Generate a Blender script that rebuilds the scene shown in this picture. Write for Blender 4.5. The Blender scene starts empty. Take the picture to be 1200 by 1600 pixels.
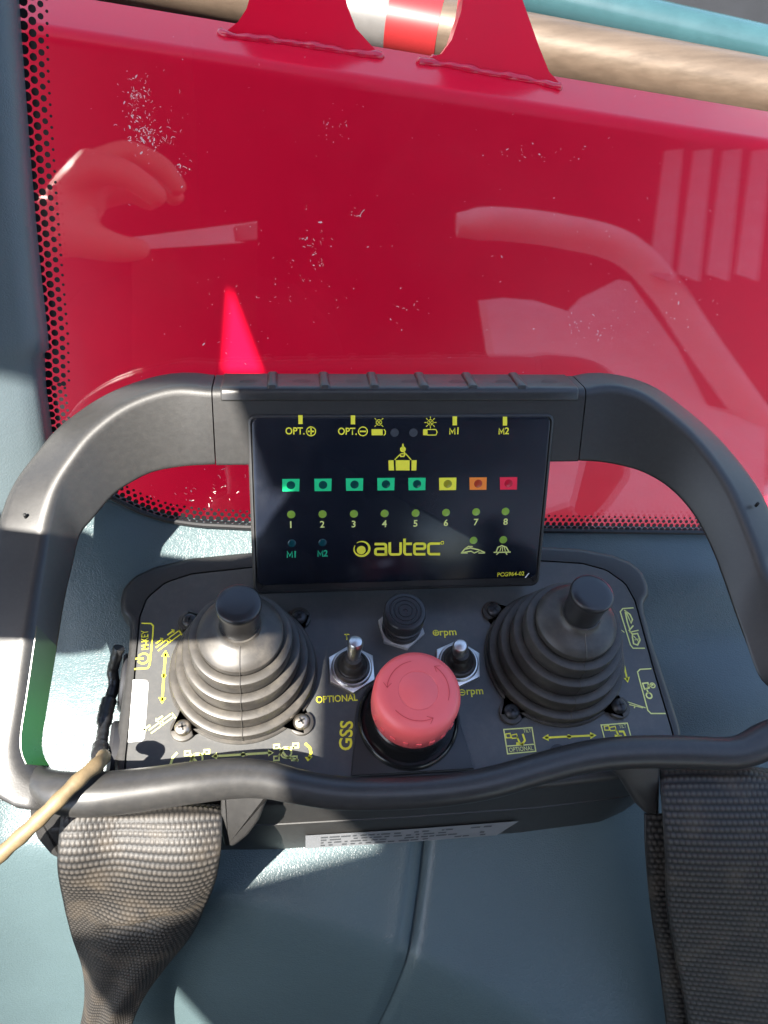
import bpy, math, random
import numpy as np
from mathutils import Vector, Matrix, Euler

random.seed(4); rng = np.random.default_rng(4)
S = 0.001                                   # everything below is written in millimetres
scene = bpy.context.scene
col = scene.collection

# ------------------------------------------------------------------ camera
CAM = np.array([-55.507, -153.164, 377.179])
CROT = (math.radians(33.7529), math.radians(-5.05569), math.radians(-4.60734))
FPX = 1202.0
CM = np.array(Euler(CROT, 'XYZ').to_matrix())
cd = bpy.data.cameras.new('camera'); co = bpy.data.objects.new('camera', cd); col.objects.link(co)
co.location = CAM * S; co.rotation_euler = CROT
cd.sensor_fit = 'VERTICAL'; cd.sensor_height = 36.0; cd.sensor_width = 27.0
cd.lens = FPX / 1600 * 36; cd.clip_start = 0.004; cd.clip_end = 100
scene.camera = co

# ------------------------------------------------------------------ light
SUN = np.array([-0.50, -0.42, 1.0]); SUN /= np.linalg.norm(SUN)
w = bpy.data.worlds.new('World'); scene.world = w; w.use_nodes = True
wn = w.node_tree.nodes; wl = w.node_tree.links
bg = wn['Background']; sky = wn.new('ShaderNodeTexSky'); sky.sky_type = 'NISHITA'; sky.sun_disc = False
sky.sun_elevation = math.asin(SUN[2]); sky.sun_rotation = math.atan2(SUN[0], SUN[1])
sky.air_density = 1.0; sky.dust_density = 1.5; sky.ozone_density = 1.0
wl.new(sky.outputs[0], bg.inputs[0]); bg.inputs[1].default_value = 0.10
sl = bpy.data.lights.new('sun', 'SUN'); so = bpy.data.objects.new('sun', sl); col.objects.link(so)
sl.energy = 5.0; sl.angle = math.radians(0.6); sl.color = (1.0, 0.94, 0.85)
so.rotation_euler = Vector(SUN).to_track_quat('Z', 'Y').to_euler(); so.location = (-.5, .1, 1.5)
scene.view_settings.view_transform = 'Standard'; scene.view_settings.look = 'None'
scene.view_settings.gamma = 1.0; scene.view_settings.exposure = 2.45
scene.view_settings.use_curve_mapping = False
scene.cycles.use_denoising = True
scene.cycles.max_bounces = 10; scene.cycles.transparent_max_bounces = 24

# ------------------------------------------------------------------ pixel helpers (photo pixels, 1200 x 1600)
def ray(p): return CM @ np.array([(p[0]-600)/FPX, -(p[1]-800)/FPX, -1.0])
def onpl(p, o, n):
    d = ray(p); n = np.asarray(n, float)
    return CAM + d * (((np.asarray(o, float)-CAM) @ n) / (d @ n))
def onz(p, z=0.0): return onpl(p, (0, 0, z), (0, 0, 1))
def unit(v): v = np.asarray(v, float); return v / np.linalg.norm(v)

class Frame:
    def __init__(s, o, u, v):
        s.o = np.asarray(o, float); s.u = unit(u); s.n = unit(np.cross(s.u, v)); s.v = np.cross(s.n, s.u)
    def px(s, p):
        q = onpl(p, s.o, s.n) - s.o
        return (q @ s.u, q @ s.v)
    def at(s, a, b, h=0.0): return s.o + s.u*a + s.v*b + s.n*h

# ------------------------------------------------------------------ materials
def newmat(name):
    m = bpy.data.materials.new(name); m.use_nodes = True
    return m, m.node_tree.nodes, m.node_tree.links, m.node_tree.nodes['Principled BSDF']
def mat(name, c, rough=0.5, metal=0.0, spec=0.5, bump=0.0, bscale=900.0, vary=0.0, vscale=40.0, rvar=0.0, coat=0.0, dust=None, dustamt=0.0, dscale=25.0):
    m, N, L, b = newmat(name)
    b.inputs['Base Color'].default_value = (*c, 1); b.inputs['Roughness'].default_value = rough
    b.inputs['Metallic'].default_value = metal; b.inputs['Specular IOR Level'].default_value = spec
    b.inputs['Coat Weight'].default_value = coat; b.inputs['Coat Roughness'].default_value = 0.05
    tc = N.new('ShaderNodeTexCoord')
    if bump:
        nz = N.new('ShaderNodeTexNoise'); nz.inputs['Scale'].default_value = bscale; nz.inputs['Detail'].default_value = 3
        bp = N.new('ShaderNodeBump'); bp.inputs['Strength'].default_value = bump; bp.inputs['Distance'].default_value = 0.00006
        L.new(tc.outputs['Object'], nz.inputs['Vector']); L.new(nz.outputs[0], bp.inputs['Height']); L.new(bp.outputs[0], b.inputs['Normal'])
    if vary or rvar or dustamt:
        n2 = N.new('ShaderNodeTexNoise'); n2.inputs['Scale'].default_value = vscale; n2.inputs['Detail'].default_value = 6; n2.inputs['Roughness'].default_value = .65
        L.new(tc.outputs['Object'], n2.inputs['Vector'])
    last = None
    if vary:
        mx = N.new('ShaderNodeMix'); mx.data_type = 'RGBA'
        mx.inputs['A'].default_value = (*[x*(1-vary) for x in c], 1); mx.inputs['B'].default_value = (*[min(1, x*(1+vary)) for x in c], 1)
        L.new(n2.outputs[0], mx.inputs['Factor']); last = mx.outputs['Result']
    if dustamt:
        n3 = N.new('ShaderNodeTexNoise'); n3.inputs['Scale'].default_value = dscale; n3.inputs['Detail'].default_value = 8; n3.inputs['Roughness'].default_value = .75
        L.new(tc.outputs['Object'], n3.inputs['Vector'])
        rp = N.new('ShaderNodeMapRange'); rp.inputs['From Min'].default_value = .45; rp.inputs['From Max'].default_value = .75
        rp.inputs['To Max'].default_value = dustamt
        L.new(n3.outputs[0], rp.inputs['Value'])
        m3 = N.new('ShaderNodeMix'); m3.data_type = 'RGBA'; m3.inputs['A'].default_value = (*c, 1); m3.inputs['B'].default_value = (*dust, 1)
        if last: L.new(last, m3.inputs['A'])
        L.new(rp.outputs[0], m3.inputs['Factor']); last = m3.outputs['Result']
    if last: L.new(last, b.inputs['Base Color'])
    if rvar:
        mr = N.new('ShaderNodeMapRange'); mr.inputs['To Min'].default_value = max(.02, rough-rvar); mr.inputs['To Max'].default_value = rough+rvar
        L.new(n2.outputs[0], mr.inputs['Value']); L.new(mr.outputs[0], b.inputs['Roughness'])
    return m

DUST = (.20, .18, .15)
M = {}
M['plastic'] = mat('black_textured_plastic', (.022, .0215, .021), .43, spec=.5, bump=.5, bscale=1500, vary=.2, vscale=300, rvar=.05, dust=DUST, dustamt=.04, dscale=500)
M['bar'] = mat('black_bar_plastic', (.024, .0235, .023), .36, bump=.15, bscale=1200, vary=.2, vscale=200, rvar=.06, dust=DUST, dustamt=.06, dscale=300)
M['panel'] = mat('dark_panel_film', (.044, .045, .045), .45, spec=.8, bump=.30, bscale=2200, vary=.2, vscale=20, rvar=.06, dust=DUST, dustamt=.14, dscale=200)
M['stopplate'] = mat('stop_plate_plastic', (.020, .020, .022), .42, bump=.5, bscale=1900, rvar=.05)
M['rubber'] = mat('boot_rubber', (.030, .027, .0235), .46, bump=.15, bscale=900, vary=.3, vscale=60, rvar=.08, dust=(.17, .15, .12), dustamt=.30, dscale=70)
M['knob'] = mat('knob_plastic', (.018, .018, .019), .30, bump=.06, bscale=1500, rvar=.08, vscale=60)
M['face'] = mat('display_film', (.006, .008, .014), .22, bump=.03, bscale=1500, rvar=.08, vscale=25, dust=(.12, .12, .13), dustamt=.05, dscale=110)
M['dark'] = mat('dark_gap', (.006, .006, .006), .7)
M['gloss'] = mat('gloss_black', (.012, .012, .013), .18, rvar=.06, vscale=80)
M['steel'] = mat('nickel_steel', (.72, .70, .66), .34, metal=1, rvar=.12, vscale=120, bump=.05, bscale=700)
M['dullsteel'] = mat('dull_screw_steel', (.40, .36, .31), .42, metal=1, rvar=.15, vscale=200, vary=.3)
M['blackscrew'] = mat('black_screw', (.03, .03, .032), .35, metal=.4, rvar=.1, vscale=200)
M['whitenut'] = mat('pale_plastic_nut', (.34, .34, .335), .4, vary=.15, vscale=100)
M['yellow'] = mat('yellow_print', (.88, .80, .05), .5)
M['paleyellow'] = mat('pale_yellow_print', (.74, .76, .24), .5)
M['white'] = mat('white_print', (.78, .78, .74), .55, vary=.06, vscale=90)
M['green'] = mat('green_print', (.01, .60, .22), .45)
M['greentext'] = mat('green_text_print', (.015, .46, .22), .45)
M['orange'] = mat('orange_print', (.90, .24, .03), .45)
M['redprint'] = mat('red_print', (.85, .02, .06), .45)
M['lensdark'] = mat('dark_green_lens', (.004, .06, .05), .15)
M['lensgreen'] = mat('olive_lens', (.24, .38, .05), .2)
M['lensyellow'] = mat('yellow_lens', (.30, .27, .02), .2)
M['lensorange'] = mat('orange_lens', (.42, .05, .02), .2)
M['lensred'] = mat('red_lens', (.50, .01, .03), .2)
M['lensteal'] = mat('teal_lens', (.004, .05, .06), .2)
M['lensgrey'] = mat('grey_lens', (.06, .065, .075), .15)
M['stopred'] = mat('stop_button_red', (.86, .125, .125), .42, bump=.05, bscale=1200, vary=.06, vscale=50, rvar=.06)
M['stopline'] = mat('stop_button_line', (.58, .04, .042), .5)
M['labelgrey'] = mat('silver_label', (.17, .175, .185), .40, vary=.12, vscale=200)
M['labeltext'] = mat('grey_label_print', (.05, .055, .06), .6)
M['cord'] = mat('dirty_cord', (.14, .10, .05), .6, bump=1.0, bscale=500, vary=.7, vscale=130)
M['cable'] = mat('black_cable_rubber', (.014, .014, .015), .35, rvar=.1, vscale=100)
M['greenglow'] = mat('painted_green_glow', (.012, .075, .012), .3, rvar=.1, vscale=60)
M['redpaint'] = mat('red_boom_paint', (.74, .003, .032), .30, vary=.10, vscale=12, rvar=.06, bump=.03, bscale=80, spec=.22, coat=.05)
M['weld'] = mat('painted_weld', (.62, .007, .04), .22, vary=.15, vscale=60, coat=.5)
M['rustpipe'] = mat('worn_steel_pipe', (.125, .092, .066), .36, metal=.3, vary=.5, vscale=25, rvar=.15, bump=.1, bscale=60)
def streak(m, sc=(5, 70, 70)):
    N = m.node_tree.nodes; L = m.node_tree.links
    for n in [n for n in N if n.type == 'TEX_NOISE']:
        mp = N.new('ShaderNodeMapping'); mp.inputs['Scale'].default_value = sc; mp.inputs['Rotation'].default_value = (0, math.radians(8), math.radians(12))
        src = n.inputs['Vector'].links[0].from_socket; L.new(src, mp.inputs['Vector']); L.new(mp.outputs[0], n.inputs['Vector']); n.inputs['Scale'].default_value = 1.0
streak(M['rustpipe'])
M['tealpipe'] = mat('teal_painted_pipe', (.03, .075, .085), .25, vary=.3, vscale=15, rvar=.08, coat=.4)
M['tapewhite'] = mat('white_tape', (.13, .125, .12), .4, vary=.25, vscale=40)
M['tapered'] = mat('red_tape', (.26, .018, .02), .4, vary=.08, vscale=40)
M['backing'] = mat('backing_black', (.012, .012, .014), 1.0, spec=0.0, vary=.3, vscale=8)
M['darkmetal'] = mat('dark_chassis', (.012, .013, .016), .7, vary=.6, vscale=10)
M['shadeslab'] = mat('shade_slab_grey', (.10, .105, .11), .8, vary=.15, vscale=20)
M['skin'] = mat('skin', (.78, .46, .34), .5, bump=.25, bscale=350, vary=.18, vscale=60)
M['sleeve'] = mat('sleeve_cloth', (.05, .055, .07), .9, vary=.2, vscale=80)
M['phone'] = mat('phone_black', (.008, .008, .009), .2)
M['phoneframe'] = mat('phone_frame', (.75, .74, .72), .45)
M['paletrim'] = mat('pale_cab_trim', (.66, .66, .64), .55, vary=.25, vscale=20)
M['paledim'] = mat('grimy_louvre', (.30, .30, .29), .6, vary=.4, vscale=12)
M['blocker'] = mat('blocker_black', (.012, .012, .014), 1.0, spec=0.0, vary=.3, vscale=60)
M['dust'] = mat('glass_dust', (.70, .62, .60), .9)
M['frit'] = mat('black_frit', (.006, .006, .007), .35)
M['seal'] = mat('rubber_seal', (.010, .010, .011), .5)

def vinyl(name, c, grain=1.0):
    m, N, L, b = newmat(name)
    tc = N.new('ShaderNodeTexCoord')
    n2 = N.new('ShaderNodeTexNoise'); n2.inputs['Scale'].default_value = 14; n2.inputs['Detail'].default_value = 6
    mx = N.new('ShaderNodeMix'); mx.data_type = 'RGBA'
    mx.inputs['A'].default_value = (*[x*.86 for x in c], 1); mx.inputs['B'].default_value = (*[x*1.14 for x in c], 1)
    L.new(tc.outputs['Object'], n2.inputs['Vector']); L.new(n2.outputs[0], mx.inputs['Factor']); L.new(mx.outputs['Result'], b.inputs['Base Color'])
    nd = N.new('ShaderNodeTexNoise'); nd.inputs['Scale'].default_value = 260; nd.inputs['Detail'].default_value = 2
    mp = N.new('ShaderNodeMapping'); mp.inputs['Scale'].default_value = (.8, 1.3, 1)
    L.new(tc.outputs['Object'], mp.inputs['Vector'])
    ad = N.new('ShaderNodeMix'); ad.data_type = 'RGBA'; ad.inputs['Factor'].default_value = .004
    L.new(mp.outputs[0], nd.inputs['Vector']); L.new(mp.outputs[0], ad.inputs['A']); L.new(nd.outputs[1], ad.inputs['B'])
    vo = N.new('ShaderNodeTexVoronoi'); vo.feature = 'DISTANCE_TO_EDGE'; vo.inputs['Scale'].default_value = 700
    L.new(ad.outputs['Result'], vo.inputs['Vector'])
    rp = N.new('ShaderNodeMapRange'); rp.inputs['From Max'].default_value = .22; L.new(vo.outputs['Distance'], rp.inputs['Value'])
    ns = N.new('ShaderNodeTexNoise'); ns.inputs['Scale'].default_value = 40; ns.inputs['Detail'].default_value = 3
    L.new(tc.outputs['Object'], ns.inputs['Vector'])
    b1 = N.new('ShaderNodeBump'); b1.inputs['Strength'].default_value = .30*grain; b1.inputs['Distance'].default_value = .0003
    b2 = N.new('ShaderNodeBump'); b2.inputs['Strength'].default_value = .25; b2.inputs['Distance'].default_value = .0012
    L.new(ns.outputs[0], b2.inputs['Height']); L.new(rp.outputs[0], b1.inputs['Height']); L.new(b2.outputs[0], b1.inputs['Normal']); L.new(b1.outputs[0], b.inputs['Normal'])
    b.inputs['Roughness'].default_value = .36; b.inputs['Specular IOR Level'].default_value = .5
    return m
M['vinyl'] = vinyl('teal_vinyl', (.062, .092, .099))
M['pillar'] = vinyl('grey_teal_pillar', (.078, .102, .112), .6)

def webbing_mat():
    m, N, L, b = newmat('webbing')
    tc = N.new('ShaderNodeTexCoord'); n = N.new('ShaderNodeTexNoise'); n.inputs['Scale'].default_value = 60; n.inputs['Detail'].default_value = 7
    at = N.new('ShaderNodeAttribute'); at.attribute_name = 'rib'
    mx = N.new('ShaderNodeMix'); mx.data_type = 'RGBA'; mx.inputs['A'].default_value = (.003, .003, .003, 1); mx.inputs['B'].default_value = (.060, .053, .046, 1)
    L.new(at.outputs['Fac'], mx.inputs['Factor'])
    m2 = N.new('ShaderNodeMix'); m2.data_type = 'RGBA'; m2.inputs['B'].default_value = (.11, .085, .058, 1)
    rp = N.new('ShaderNodeMapRange'); rp.inputs['From Min'].default_value = .5; rp.inputs['From Max'].default_value = .8; rp.inputs['To Max'].default_value = .35
    L.new(tc.outputs['Object'], n.inputs['Vector']); L.new(n.outputs[0], rp.inputs['Value']); L.new(rp.outputs[0], m2.inputs['Factor'])
    L.new(mx.outputs['Result'], m2.inputs['A']); L.new(m2.outputs['Result'], b.inputs['Base Color'])
    fb = N.new('ShaderNodeTexNoise'); fb.inputs['Scale'].default_value = 2500
    bp = N.new('ShaderNodeBump'); bp.inputs['Strength'].default_value = .4; bp.inputs['Distance'].default_value = .0002
    L.new(tc.outputs['Object'], fb.inputs['Vector']); L.new(fb.outputs[0], bp.inputs['Height']); L.new(bp.outputs[0], b.inputs['Normal'])
    b.inputs['Roughness'].default_value = .55; b.inputs['Specular IOR Level'].default_value = .4
    return m
M['webbing'] = webbing_mat()

def glass_mat():
    m, N, L, b = newmat('window_glass')
    N.remove(b); out = N['Material Output']
    tr = N.new('ShaderNodeBsdfTransparent'); tr.inputs[0].default_value = (.95, .955, .95, 1)
    gl = N.new('ShaderNodeBsdfGlossy'); gl.inputs['Roughness'].default_value = .024
    lw = N.new('ShaderNodeLayerWeight'); lw.inputs['Blend'].default_value = .5
    pw = N.new('ShaderNodeMath'); pw.operation = 'POWER'; pw.inputs[1].default_value = 5
    ma = N.new('ShaderNodeMath'); ma.operation = 'MULTIPLY_ADD'; ma.inputs[1].default_value = .93; ma.inputs[2].default_value = .092
    L.new(lw.outputs['Facing'], pw.inputs[0]); L.new(pw.outputs[0], ma.inputs[0])
    mx = N.new('ShaderNodeMixShader'); L.new(ma.outputs[0], mx.inputs[0]); L.new(tr.outputs[0], mx.inputs[1]); L.new(gl.outputs[0], mx.inputs[2])
    df = N.new('ShaderNodeBsdfDiffuse'); df.inputs[0].default_value = (.6, .55, .55, 1)
    tc = N.new('ShaderNodeTexCoord'); n = N.new('ShaderNodeTexNoise'); n.inputs['Scale'].default_value = 22; n.inputs['Detail'].default_value = 8; n.inputs['Roughness'].default_value = .7
    rp = N.new('ShaderNodeMapRange'); rp.inputs['From Min'].default_value = .48; rp.inputs['From Max'].default_value = .8; rp.inputs['To Max'].default_value = .006
    L.new(tc.outputs['Object'], n.inputs['Vector']); L.new(n.outputs[0], rp.inputs['Value'])
    m2 = N.new('ShaderNodeMixShader'); L.new(rp.outputs[0], m2.inputs[0]); L.new(mx.outputs[0], m2.inputs[1]); L.new(df.outputs[0], m2.inputs[2])
    L.new(m2.outputs[0], out.inputs['Surface'])
    return m
M['glass'] = glass_mat()

# ------------------------------------------------------------------ object helpers
def link(name, me, m, parent=None, smooth=True, angle=40):
    o = bpy.data.objects.new(name, me); col.objects.link(o)
    if m is not None: me.materials.append(M[m])
    if smooth and len(me.polygons):
        me.polygons.foreach_set('use_smooth', [True]*len(me.polygons))
        try: me.set_sharp_from_angle(angle=math.radians(angle))
        except Exception: pass
    if parent is not None: attach(o, parent)
    return o
def attach(o, parent):
    o.parent = parent
    o.matrix_parent_inverse = Matrix.Translation(-WL(parent))
def WL(o):
    v = Vector(o.location)
    while o.parent:
        v = v + o.matrix_parent_inverse.translation + Vector(o.parent.location) if False else v
        break
    return v
def build(name, V, F, m, parent=None, smooth=True, angle=40):
    me = bpy.data.meshes.new(name)
    me.from_pydata([tuple(np.asarray(v, float)*S) for v in V], [], [tuple(f) for f in F]); me.update()
    return link(name, me, m, parent, smooth, angle)
def root(name, loc, label, cat, group=None):
    o = bpy.data.objects.new(name, None); col.objects.link(o); o.location = np.asarray(loc, float)*S
    o.empty_display_size = .02
    return tag(o, label, cat, group)
def tag(o, label=None, cat=None, group=None, kind=None):
    if label: o['label'] = label
    if cat: o['category'] = cat
    if group: o['group'] = group
    if kind: o['kind'] = kind
    return o

class MB:
    def __init__(s): s.V = []; s.F = []
    def add(s, V, F):
        k = len(s.V); s.V += [np.asarray(v, float) for v in V]; s.F += [tuple(i+k for i in f) for f in F]; return s
    def loft(s, rings, cap=True, closed=True):
        n = len(rings[0]); V = [p for r in rings for p in r]; F = []
        for i in range(len(rings)-1):
            for j in range(n if closed else n-1):
                a = i*n+j; b = i*n+(j+1) % n
                F.append((a, b, b+n, a+n))
        if cap:
            F.append(tuple(range(n))[::-1]); F.append(tuple(range((len(rings)-1)*n, len(rings)*n)))
        return s.add(V, F)
    def lathe(s, prof, c=(0, 0, 0), n=64, ax=(0, 0, 1), sc=None):
        ax = unit(ax); t = unit(np.cross(ax, (0, 1, .001))); b = np.cross(ax, t); c = np.asarray(c, float)
        rings = []
        for r, z in prof:
            rings.append([c + ax*z + (t*math.cos(a)+b*math.sin(a))*r for a in np.arange(n)*2*math.pi/n])
        return s.loft(rings)
    def box(s, c, d, ax=None):
        ax = np.eye(3) if ax is None else ax
        V = [np.asarray(c)+ax[0]*d[0]*i/2+ax[1]*d[1]*j/2+ax[2]*d[2]*k/2 for k in (-1, 1) for j in (-1, 1) for i in (-1, 1)]
        return s.add(V, [(0, 2, 3, 1), (4, 5, 7, 6), (0, 1, 5, 4), (2, 6, 7, 3), (0, 4, 6, 2), (1, 3, 7, 5)])
    def tube(s, pts, rad, n=20, cap=True, flat=1.0, up=(0, 0, 1)):
        pts = [np.asarray(p, float) for p in pts]; rings = []
        for i, p in enumerate(pts):
            t = unit(pts[min(i+1, len(pts)-1)]-pts[max(i-1, 0)])
            a = unit(np.cross(t, up)); b = np.cross(a, t); r = rad[i] if hasattr(rad, '__len__') else rad
            rings.append([p + (a*math.cos(q)+b*math.sin(q)*flat)*r for q in np.arange(n)*2*math.pi/n])
        return s.loft(rings, cap)
    def prism(s, fr, poly, h0, h1, bev=0.0):
        poly = np.asarray(poly, float)
        if bev:
            c = poly.mean(0); inn = offset_poly(poly, -bev)
            rings = [(poly, h0), (poly, h1-bev), (offset_poly(poly, -bev*.3), h1-bev*.3), (inn, h1)]
        else: rings = [(poly, h0), (poly, h1)]
        return s.loft([[fr.at(a, b, h) for a, b in q] for q, h in rings])
    def build(s, *a, **k): return build(a[0], s.V, s.F, *a[1:], **k)

def area(p): x, y = p[:, 0], p[:, 1]; return .5*np.sum(x*np.roll(y, -1)-np.roll(x, -1)*y)
def offset_poly(p, d):
    p = np.asarray(p, float); sg = 1 if area(p) > 0 else -1
    e = np.roll(p, -1, 0)-p; l = np.linalg.norm(e, axis=1)[:, None]; nrm = np.stack([e[:, 1], -e[:, 0]], 1)/np.maximum(l, 1e-9)*sg
    v = nrm+np.roll(nrm, 1, 0); v /= np.maximum((v**2).sum(1)[:, None]/2, .4)
    return p+v*d
def rrect(w, h, r, n=6, c=(0, 0)):
    out = []
    for sx, sy, a0 in ((1, 1, 0), (-1, 1, 90), (-1, -1, 180), (1, -1, 270)):
        for k in range(n+1):
            a = math.radians(a0+90*k/n); out.append((c[0]+sx*(w/2-r)+r*math.cos(a), c[1]+sy*(h/2-r)+r*math.sin(a)))
    return np.array(out)
def resample(P, n):
    P = np.asarray(P, float); d = np.r_[0, np.cumsum(np.linalg.norm(np.diff(P, axis=0), axis=1))]
    t = np.linspace(0, d[-1], n); return np.stack([np.interp(t, d, P[:, k]) for k in range(P.shape[1])], 1)
def spline(P, n):
    P = np.asarray(P, float); Q = np.vstack([2*P[0]-P[1], P, 2*P[-1]-P[-2]]); out = []
    m = len(P)-1; 
    for i in range(m):
        a, b, c, d = Q[i], Q[i+1], Q[i+2], Q[i+3]
        for t in np.linspace(0, 1, 14, endpoint=(i == m-1)):
            out.append(.5*((2*b)+(-a+c)*t+(2*a-5*b+4*c-d)*t*t+(-a+3*b-3*c+d)*t**3))
    return resample(out, n)
def sstep(a, b, x): t = np.clip((x-a)/(b-a), 0, 1); return t*t*(3-2*t)

# flat print on a frame ------------------------------------------------
def ribbon_faces(mb, fr, pts, wd, h, closed=False, caps=True):
    P = np.asarray(pts, float); n = len(P)
    L = []; R = []
    for i in range(n):
        a = P[(i-1) % n] if (closed or i > 0) else P[i]; c = P[(i+1) % n] if (closed or i < n-1) else P[i]
        t1 = P[i]-a; t2 = c-P[i]; l1 = np.linalg.norm(t1); l2 = np.linalg.norm(t2)
        t1 = t1/l1 if l1 > 1e-9 else t2/max(l2, 1e-9); t2 = t2/l2 if l2 > 1e-9 else t1
        n1 = np.array([-t1[1], t1[0]]); n2 = np.array([-t2[1], t2[0]]); q = n1+n2; q = q/max((q@q)/2, .45)
        p = P[i].copy()
        if caps and not closed:
            if i == 0: p = p-t2*wd*.4
            if i == n-1: p = p+t1*wd*.4
        L.append(p+q*wd/2); R.append(p-q*wd/2)
    V = [fr.at(*p, h) for p in L]+[fr.at(*p, h) for p in R]
    F = [(i, i+n, (i+1) % n+n, (i+1) % n) for i in range(n if closed else n-1)]
    mb.add(V, F)
def disc_faces(mb, fr, c, r, h, n=20, r2=None, ay=1.0):
    A = np.arange(n)*2*math.pi/n
    if r2 is None: mb.add([fr.at(c[0]+r*math.cos(a), c[1]+r*ay*math.sin(a), h) for a in A], [tuple(range(n))])
    else:
        mb.add([fr.at(c[0]+q*math.cos(a), c[1]+q*ay*math.sin(a), h) for q in (r, r2) for a in A], [(i, (i+1) % n, (i+1) % n+n, i+n) for i in range(n)])
class Print:
    """flat ink on a frame, drawn with photo pixels"""
    def __init__(s, fr, h=.12): s.fr = fr; s.h = h; s.mb = MB()
    def line(s, pts, wd, closed=False): ribbon_faces(s.mb, s.fr, [s.fr.px(p) for p in pts], wd, s.h, closed); return s
    def poly(s, pts):
        q = np.array([s.fr.px(p) for p in pts])
        if area(q) < 0: q = q[::-1]
        s.mb.add([s.fr.at(a, b, s.h) for a, b in q], [tuple(range(len(q)))]); return s
    def disc(s, c, r, r2=None): disc_faces(s.mb, s.fr, s.fr.px(c), r, s.h, r2=r2); return s
    def done(s, name, m, parent): return s.mb.build(name, m, parent, smooth=False)
def text(fr, body, p0, p1, m, parent, h=.12, capmm=None, bold=.012, stretch=None, name='lettering', uniform=False):
    cu = bpy.data.curves.new('t', 'FONT'); cu.body = body; cu.size = 1.0; cu.offset = bold; cu.resolution_u = 3
    ob = bpy.data.objects.new('t', cu); col.objects.link(ob)
    dg = bpy.context.evaluated_depsgraph_get(); me = bpy.data.meshes.new_from_object(ob.evaluated_get(dg))
    bpy.data.objects.remove(ob); bpy.data.curves.remove(cu)
    n = len(me.vertices); v = np.zeros(n*3); me.vertices.foreach_get('co', v); v = v.reshape(-1, 3)
    a = np.array(fr.px(p0)); b = np.array(fr.px(p1)); d = b-a; wd = np.linalg.norm(d); ux = d/wd; uy = np.array([-ux[1], ux[0]])
    x0, x1 = v[:, 0].min(), v[:, 0].max(); y0, y1 = v[:, 1].min(), v[:, 1].max()
    sx = wd/(x1-x0); sy = sx if capmm is None else capmm/(y1-y0 if stretch is None else stretch)
    if uniform: sx = sy; a = (a+b)/2-ux*(x1-x0)*sx/2
    q = a + np.outer((v[:, 0]-x0)*sx, ux) + np.outer((v[:, 1]-(y0 if stretch is None else 0))*sy, uy)
    W = np.array([fr.at(p[0], p[1], h) for p in q])*S
    me.vertices.foreach_set('co', W.ravel()); me.update(); me.name = name; me.materials.clear()
    return link(name, me, m, parent, smooth=False)

# ================================================================== THE SETTING
GN = unit(ray((380, 330))); GP = np.array([0, 135.0, 96.0]) + GN*14        # plane of the cab window
GF = Frame(GP, np.cross(GN, (0, 0, 1)), np.cross((1, 0, 0), -GN)); 
if GF.n @ GN > 0: GF = Frame(GP, np.cross(GN, (0, 0, 1)), -np.cross((1, 0, 0), -GN))
def gpt(p): return onpl(p, GP, GN)
gbot = [(60, 690), (85, 725), (120, 752), (160, 768), (190, 783), (225, 800), (262, 811), (310, 818), (390, 822), (600, 824), (860, 827), (1090, 830), (1500, 836)]
GB = np.array([gpt(p) for p in gbot])
# dashboard : grid from the front up to the window edge
zlow = lambda y: -79 + .28*(y+72)
def dash_edge(x):
    y = np.interp(x, GB[:, 0], GB[:, 1]); z = np.interp(x, GB[:, 0], GB[:, 2])
    xl = GB[0, 0]
    ex = np.maximum(0, xl-x); y = y + .12*ex; z = z + 1.05*ex/(1+ex/220)
    return y+5, z-3
RIDGE = np.array([onz(p, -82)[:2] for p in [(100, 1335), (340, 1400), (480, 1440), (640, 1490), (850, 1600)]])
def roll(x, y, ridge=RIDGE):
    yr = np.interp(x, ridge[:, 0], ridge[:, 1])
    yr = np.where(x > ridge[-1, 0], ridge[-1, 1]-.55*(x-ridge[-1, 0]), yr)
    yr = np.where(x < ridge[0, 0], ridge[0, 1]+.12*(ridge[0, 0]-x), yr)
    d = yr+6-y
    return np.where(d > 0, 2.0*(np.sqrt(d*d+12**2)-12), 0.0)
SEAM = np.array([onz(p, -80)[:2] for p in [(662, 1300), (660, 1320), (655, 1380), (648, 1440), (640, 1500), (625, 1560), (612, 1600)]])
SEAM = np.vstack([SEAM, SEAM[-1]+np.array([-45, -110])])
def dash_z(x, y):
    ye, ze = dash_edge(x); z0 = zlow(y)
    k = sstep(35, 1, ye-y) if False else np.clip((y-(ye-120))/120, 0, 1)
    k = k*k*(3-2*k)
    z = z0 + (ze-zlow(ye))*k - roll(x, y)
    side = np.maximum(0, -x-200)                       # cove up to the left pillar
    z = z + np.minimum(90, side*side*.010)*(1-k)
    xe_ = np.interp(-y, -SEAM[:, 1], SEAM[:, 0]); dd_ = x-xe_
    z = z - np.where(y < -45, 5.5*np.exp(-(np.clip(dd_, 0, 99)/4.2)**2)*sstep(-8, 0, dd_), 0)
    bx = sstep(120, 210, x)                            # soft rolls on the right-hand side
    z = z + bx*(6*np.exp(-((y-62)/15)**2) - 4*np.exp(-((y-28)/14)**2) + 7*np.exp(-((y+12)/22)**2))
    return z
NX, NY = 150, 170
V = []; F = []
xs = np.unique(np.r_[np.linspace(-420, -30, 60), np.linspace(-30, 30, 90), np.linspace(30, 420, 60)]); NX = len(xs)
for i, x in enumerate(xs):
    ye, ze = dash_edge(x)
    ys = np.r_[np.linspace(-300, ye, NY)]
    for y in ys: V.append((x, y, float(dash_z(np.float64(x), np.float64(y)))))
for i in range(NX-1):
    for j in range(NY-1):
        a = i*NY+j; F.append((a, a+NY, a+NY+1, a+1))
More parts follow.
